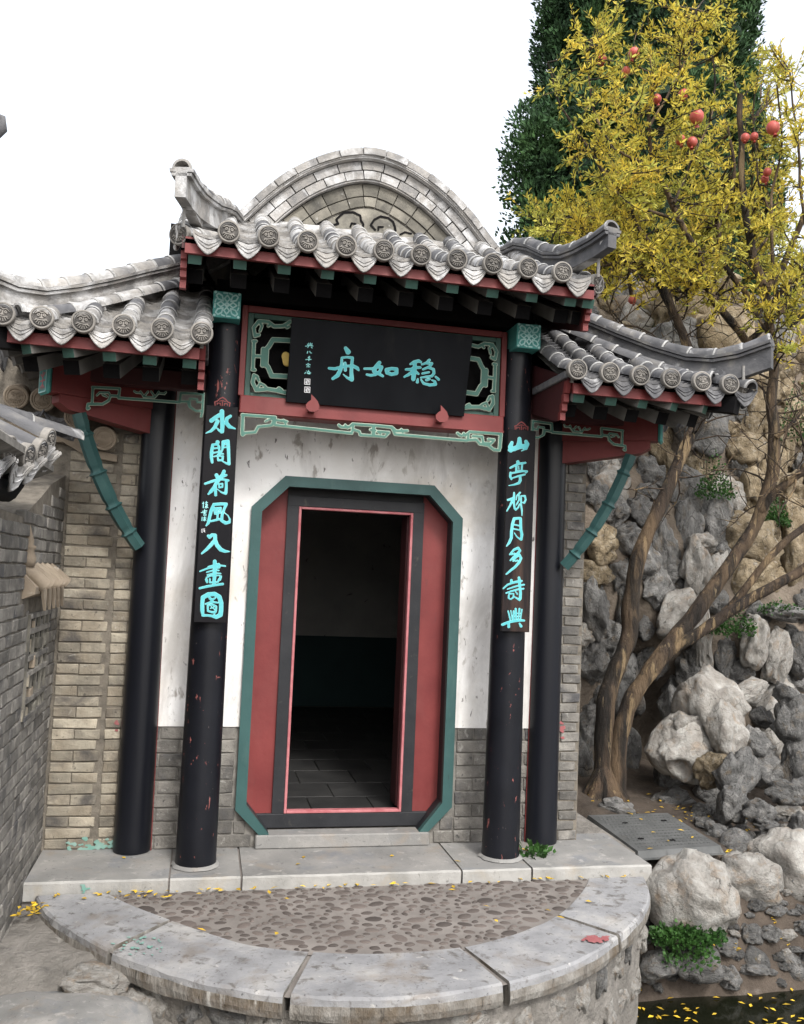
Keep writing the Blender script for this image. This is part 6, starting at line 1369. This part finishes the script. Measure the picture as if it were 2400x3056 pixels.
# fruit
fm = MB(); fm.lathe([(0, -.052), (.02, -.050), (.040, -.034), (.050, -.008), (.048, .018), (.032, .040), (.012, .050), (0, .052)], 18)
fme = fm.mesh('skin', m_fruit)
cm = MB()
cm.lathe([(.010, -.048), (.013, -.062), (.020, -.074)], 10); cme = cm.mesh('calyx', m_fruit)
FR = [(1277, 125, .85, 'red pomegranate at the upper left of the tree, tilted and leftmost of all', 1), (1347, 112, .85, 'red pomegranate highest in the tree, right of the leftmost one', 1), (1330, 150, .95, 'small orange-red pomegranate half hidden in leaves below the highest fruit', .8), (1452, 200, .8, 'oval red pomegranate above the roundest fruit in the middle of the crown', .95), (1480, 247, .8, 'roundest and largest pink-red pomegranate in the middle of the crown', 1.25), (1395, 210, 1.0, 'pale pink pomegranate beside the central upright branch', .9), (1642, 271, .75, 'red pomegranate hanging alone at the far right of the crown', 1.2), (1445, 297, .9, 'left pomegranate of the pair below the roundest fruit', .95), (1470, 302, .85, 'right pomegranate of the pair below the roundest fruit', 1.0), (1583, 292, .9, 'left pomegranate of the touching pair near the right crown', .85), (1602, 290, .95, 'right pomegranate of the touching pair near the right crown', .8), (1630, 365, 1.0, 'dull red pomegranate low among the right branches', .8), (1343, 637, 1.4, 'small dark red pomegranate hanging low behind the roof tip', .8), (1625, 380, 1.1, 'deep red pomegranate just under the dull one on the right', .8)]
for px, py, y, lb, s in FR:
    c = at_d(px, py, y + (.22 if s < 1.15 else 0)); s *= .9; tilt = rot(r.uniform(-.5, .5), r.uniform(-.4, .4), r.uniform(0, 6)) @ Matrix.Scale(s, 4)
    t = link('pomegranate', None, None, Matrix.Translation(c), lb, 'fruit', 'pomegranates hanging in the tree')
    link('skin', fme, t, Matrix.Translation(c) @ tilt); link('calyx', cme, t, Matrix.Translation(c) @ tilt)
    MB().tube([c + V3(0, 0, .045 * s), c + V3(.01, .02, .12), c + V3(.04, .05, .2)], .003, 5).obj('stalk', m_bark, t)
# ================================================================ CYPRESS
cy = thing('cypress_tree', 'tall dark green cypress rising behind the yellow tree', 'tree', (6.5, 9, -.2))
MB().tube([V3(6.5, 9, -.5), V3(6.5, 9, 14)], [.3, .05], 10).obj('trunk', m_bark, cy)
prof_x = lambda z: np.interp(z, [2, 6, 7.6, 8.6, 9.6, 10.2, 12, 14, 16], [2.2, 2.5, 2.35, 2.5, 2.55, 2.0, 2.0, 2.0, 1.3])
vs_, fs = [], []; r = random.Random(8)
blobs = []
for k in range(520):
    z = r.uniform(5.5, 14.5); a_ = r.uniform(math.pi * .95, math.pi * 2.05); R_ = prof_x(z) * r.uniform(.80, .97); blobs.append((V3(6.32 + math.cos(a_) * R_, 9 + math.sin(a_) * R_ * .8, z), r.uniform(.18, .42)))
for c, s in blobs:
    for _ in range(260):
        d = rv(r); p = c + Vector((d.x * s, d.y * s, d.z * s * 1.35)) * r.uniform(.55, 1.05); dd = (d + V3(0, 0, .7) + rv(r) * .5).normalized()
        v, f = leaf_quad(p, dd, rv(r), r.uniform(.06, .12), r.uniform(.016, .032), .3); b = len(vs_); vs_.extend(v); fs.extend(tuple(b + i for i in q) for q in f)
MB().add(vs_, fs).obj('crown', m_cyp, cy, kind='stuff')
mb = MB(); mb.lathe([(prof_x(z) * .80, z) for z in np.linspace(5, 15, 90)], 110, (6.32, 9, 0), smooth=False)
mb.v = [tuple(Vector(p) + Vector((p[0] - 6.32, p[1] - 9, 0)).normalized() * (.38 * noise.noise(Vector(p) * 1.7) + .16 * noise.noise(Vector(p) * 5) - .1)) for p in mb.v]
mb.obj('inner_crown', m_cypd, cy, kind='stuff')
# distant bits: pale building behind the trees, eave tip at the upper left
ds = thing('distant_house', 'pale wall with an orange-brown beam glimpsed behind the trees right of the porch roof', 'house', (5.2, 12, 0))
MB().box(4.6, 6.6, 12, 14, -.3, 6.3).obj('wall', m_plaster, ds); MB().box(4.5, 6.7, 11.9, 12.0, 5.35, 5.7).obj('beam', m_tan, ds); MB().box(4.3, 6.9, 11.6, 14.3, 6.31, 6.6).obj('roof', m_tile, ds)
et = thing('eave_ornament', 'small grey roof ornament tip poking in at the upper left edge of the sky', 'roof ornament', (-1.95, -2, 3.3))
c = at_d(3, 278, -2); MB().tube([c + V3(-.12, 0, -.14), c + V3(-.04, 0, -.02), c + V3(.004, 0, .012), c + V3(.0, 0, .05), c + V3(-.05, 0, .07)], [.05, .035, .02, .014, .006], 8).obj('tip', m_tile, et)
MB().tube([c + V3(-.12, 0, -.14), c + V3(-.3, .0, -.3), c + V3(-.5, 0, -2.2), c + V3(-.5, 0, -4.4)], [.05, .06, .06, .06], 8).obj('post', m_tile, et)
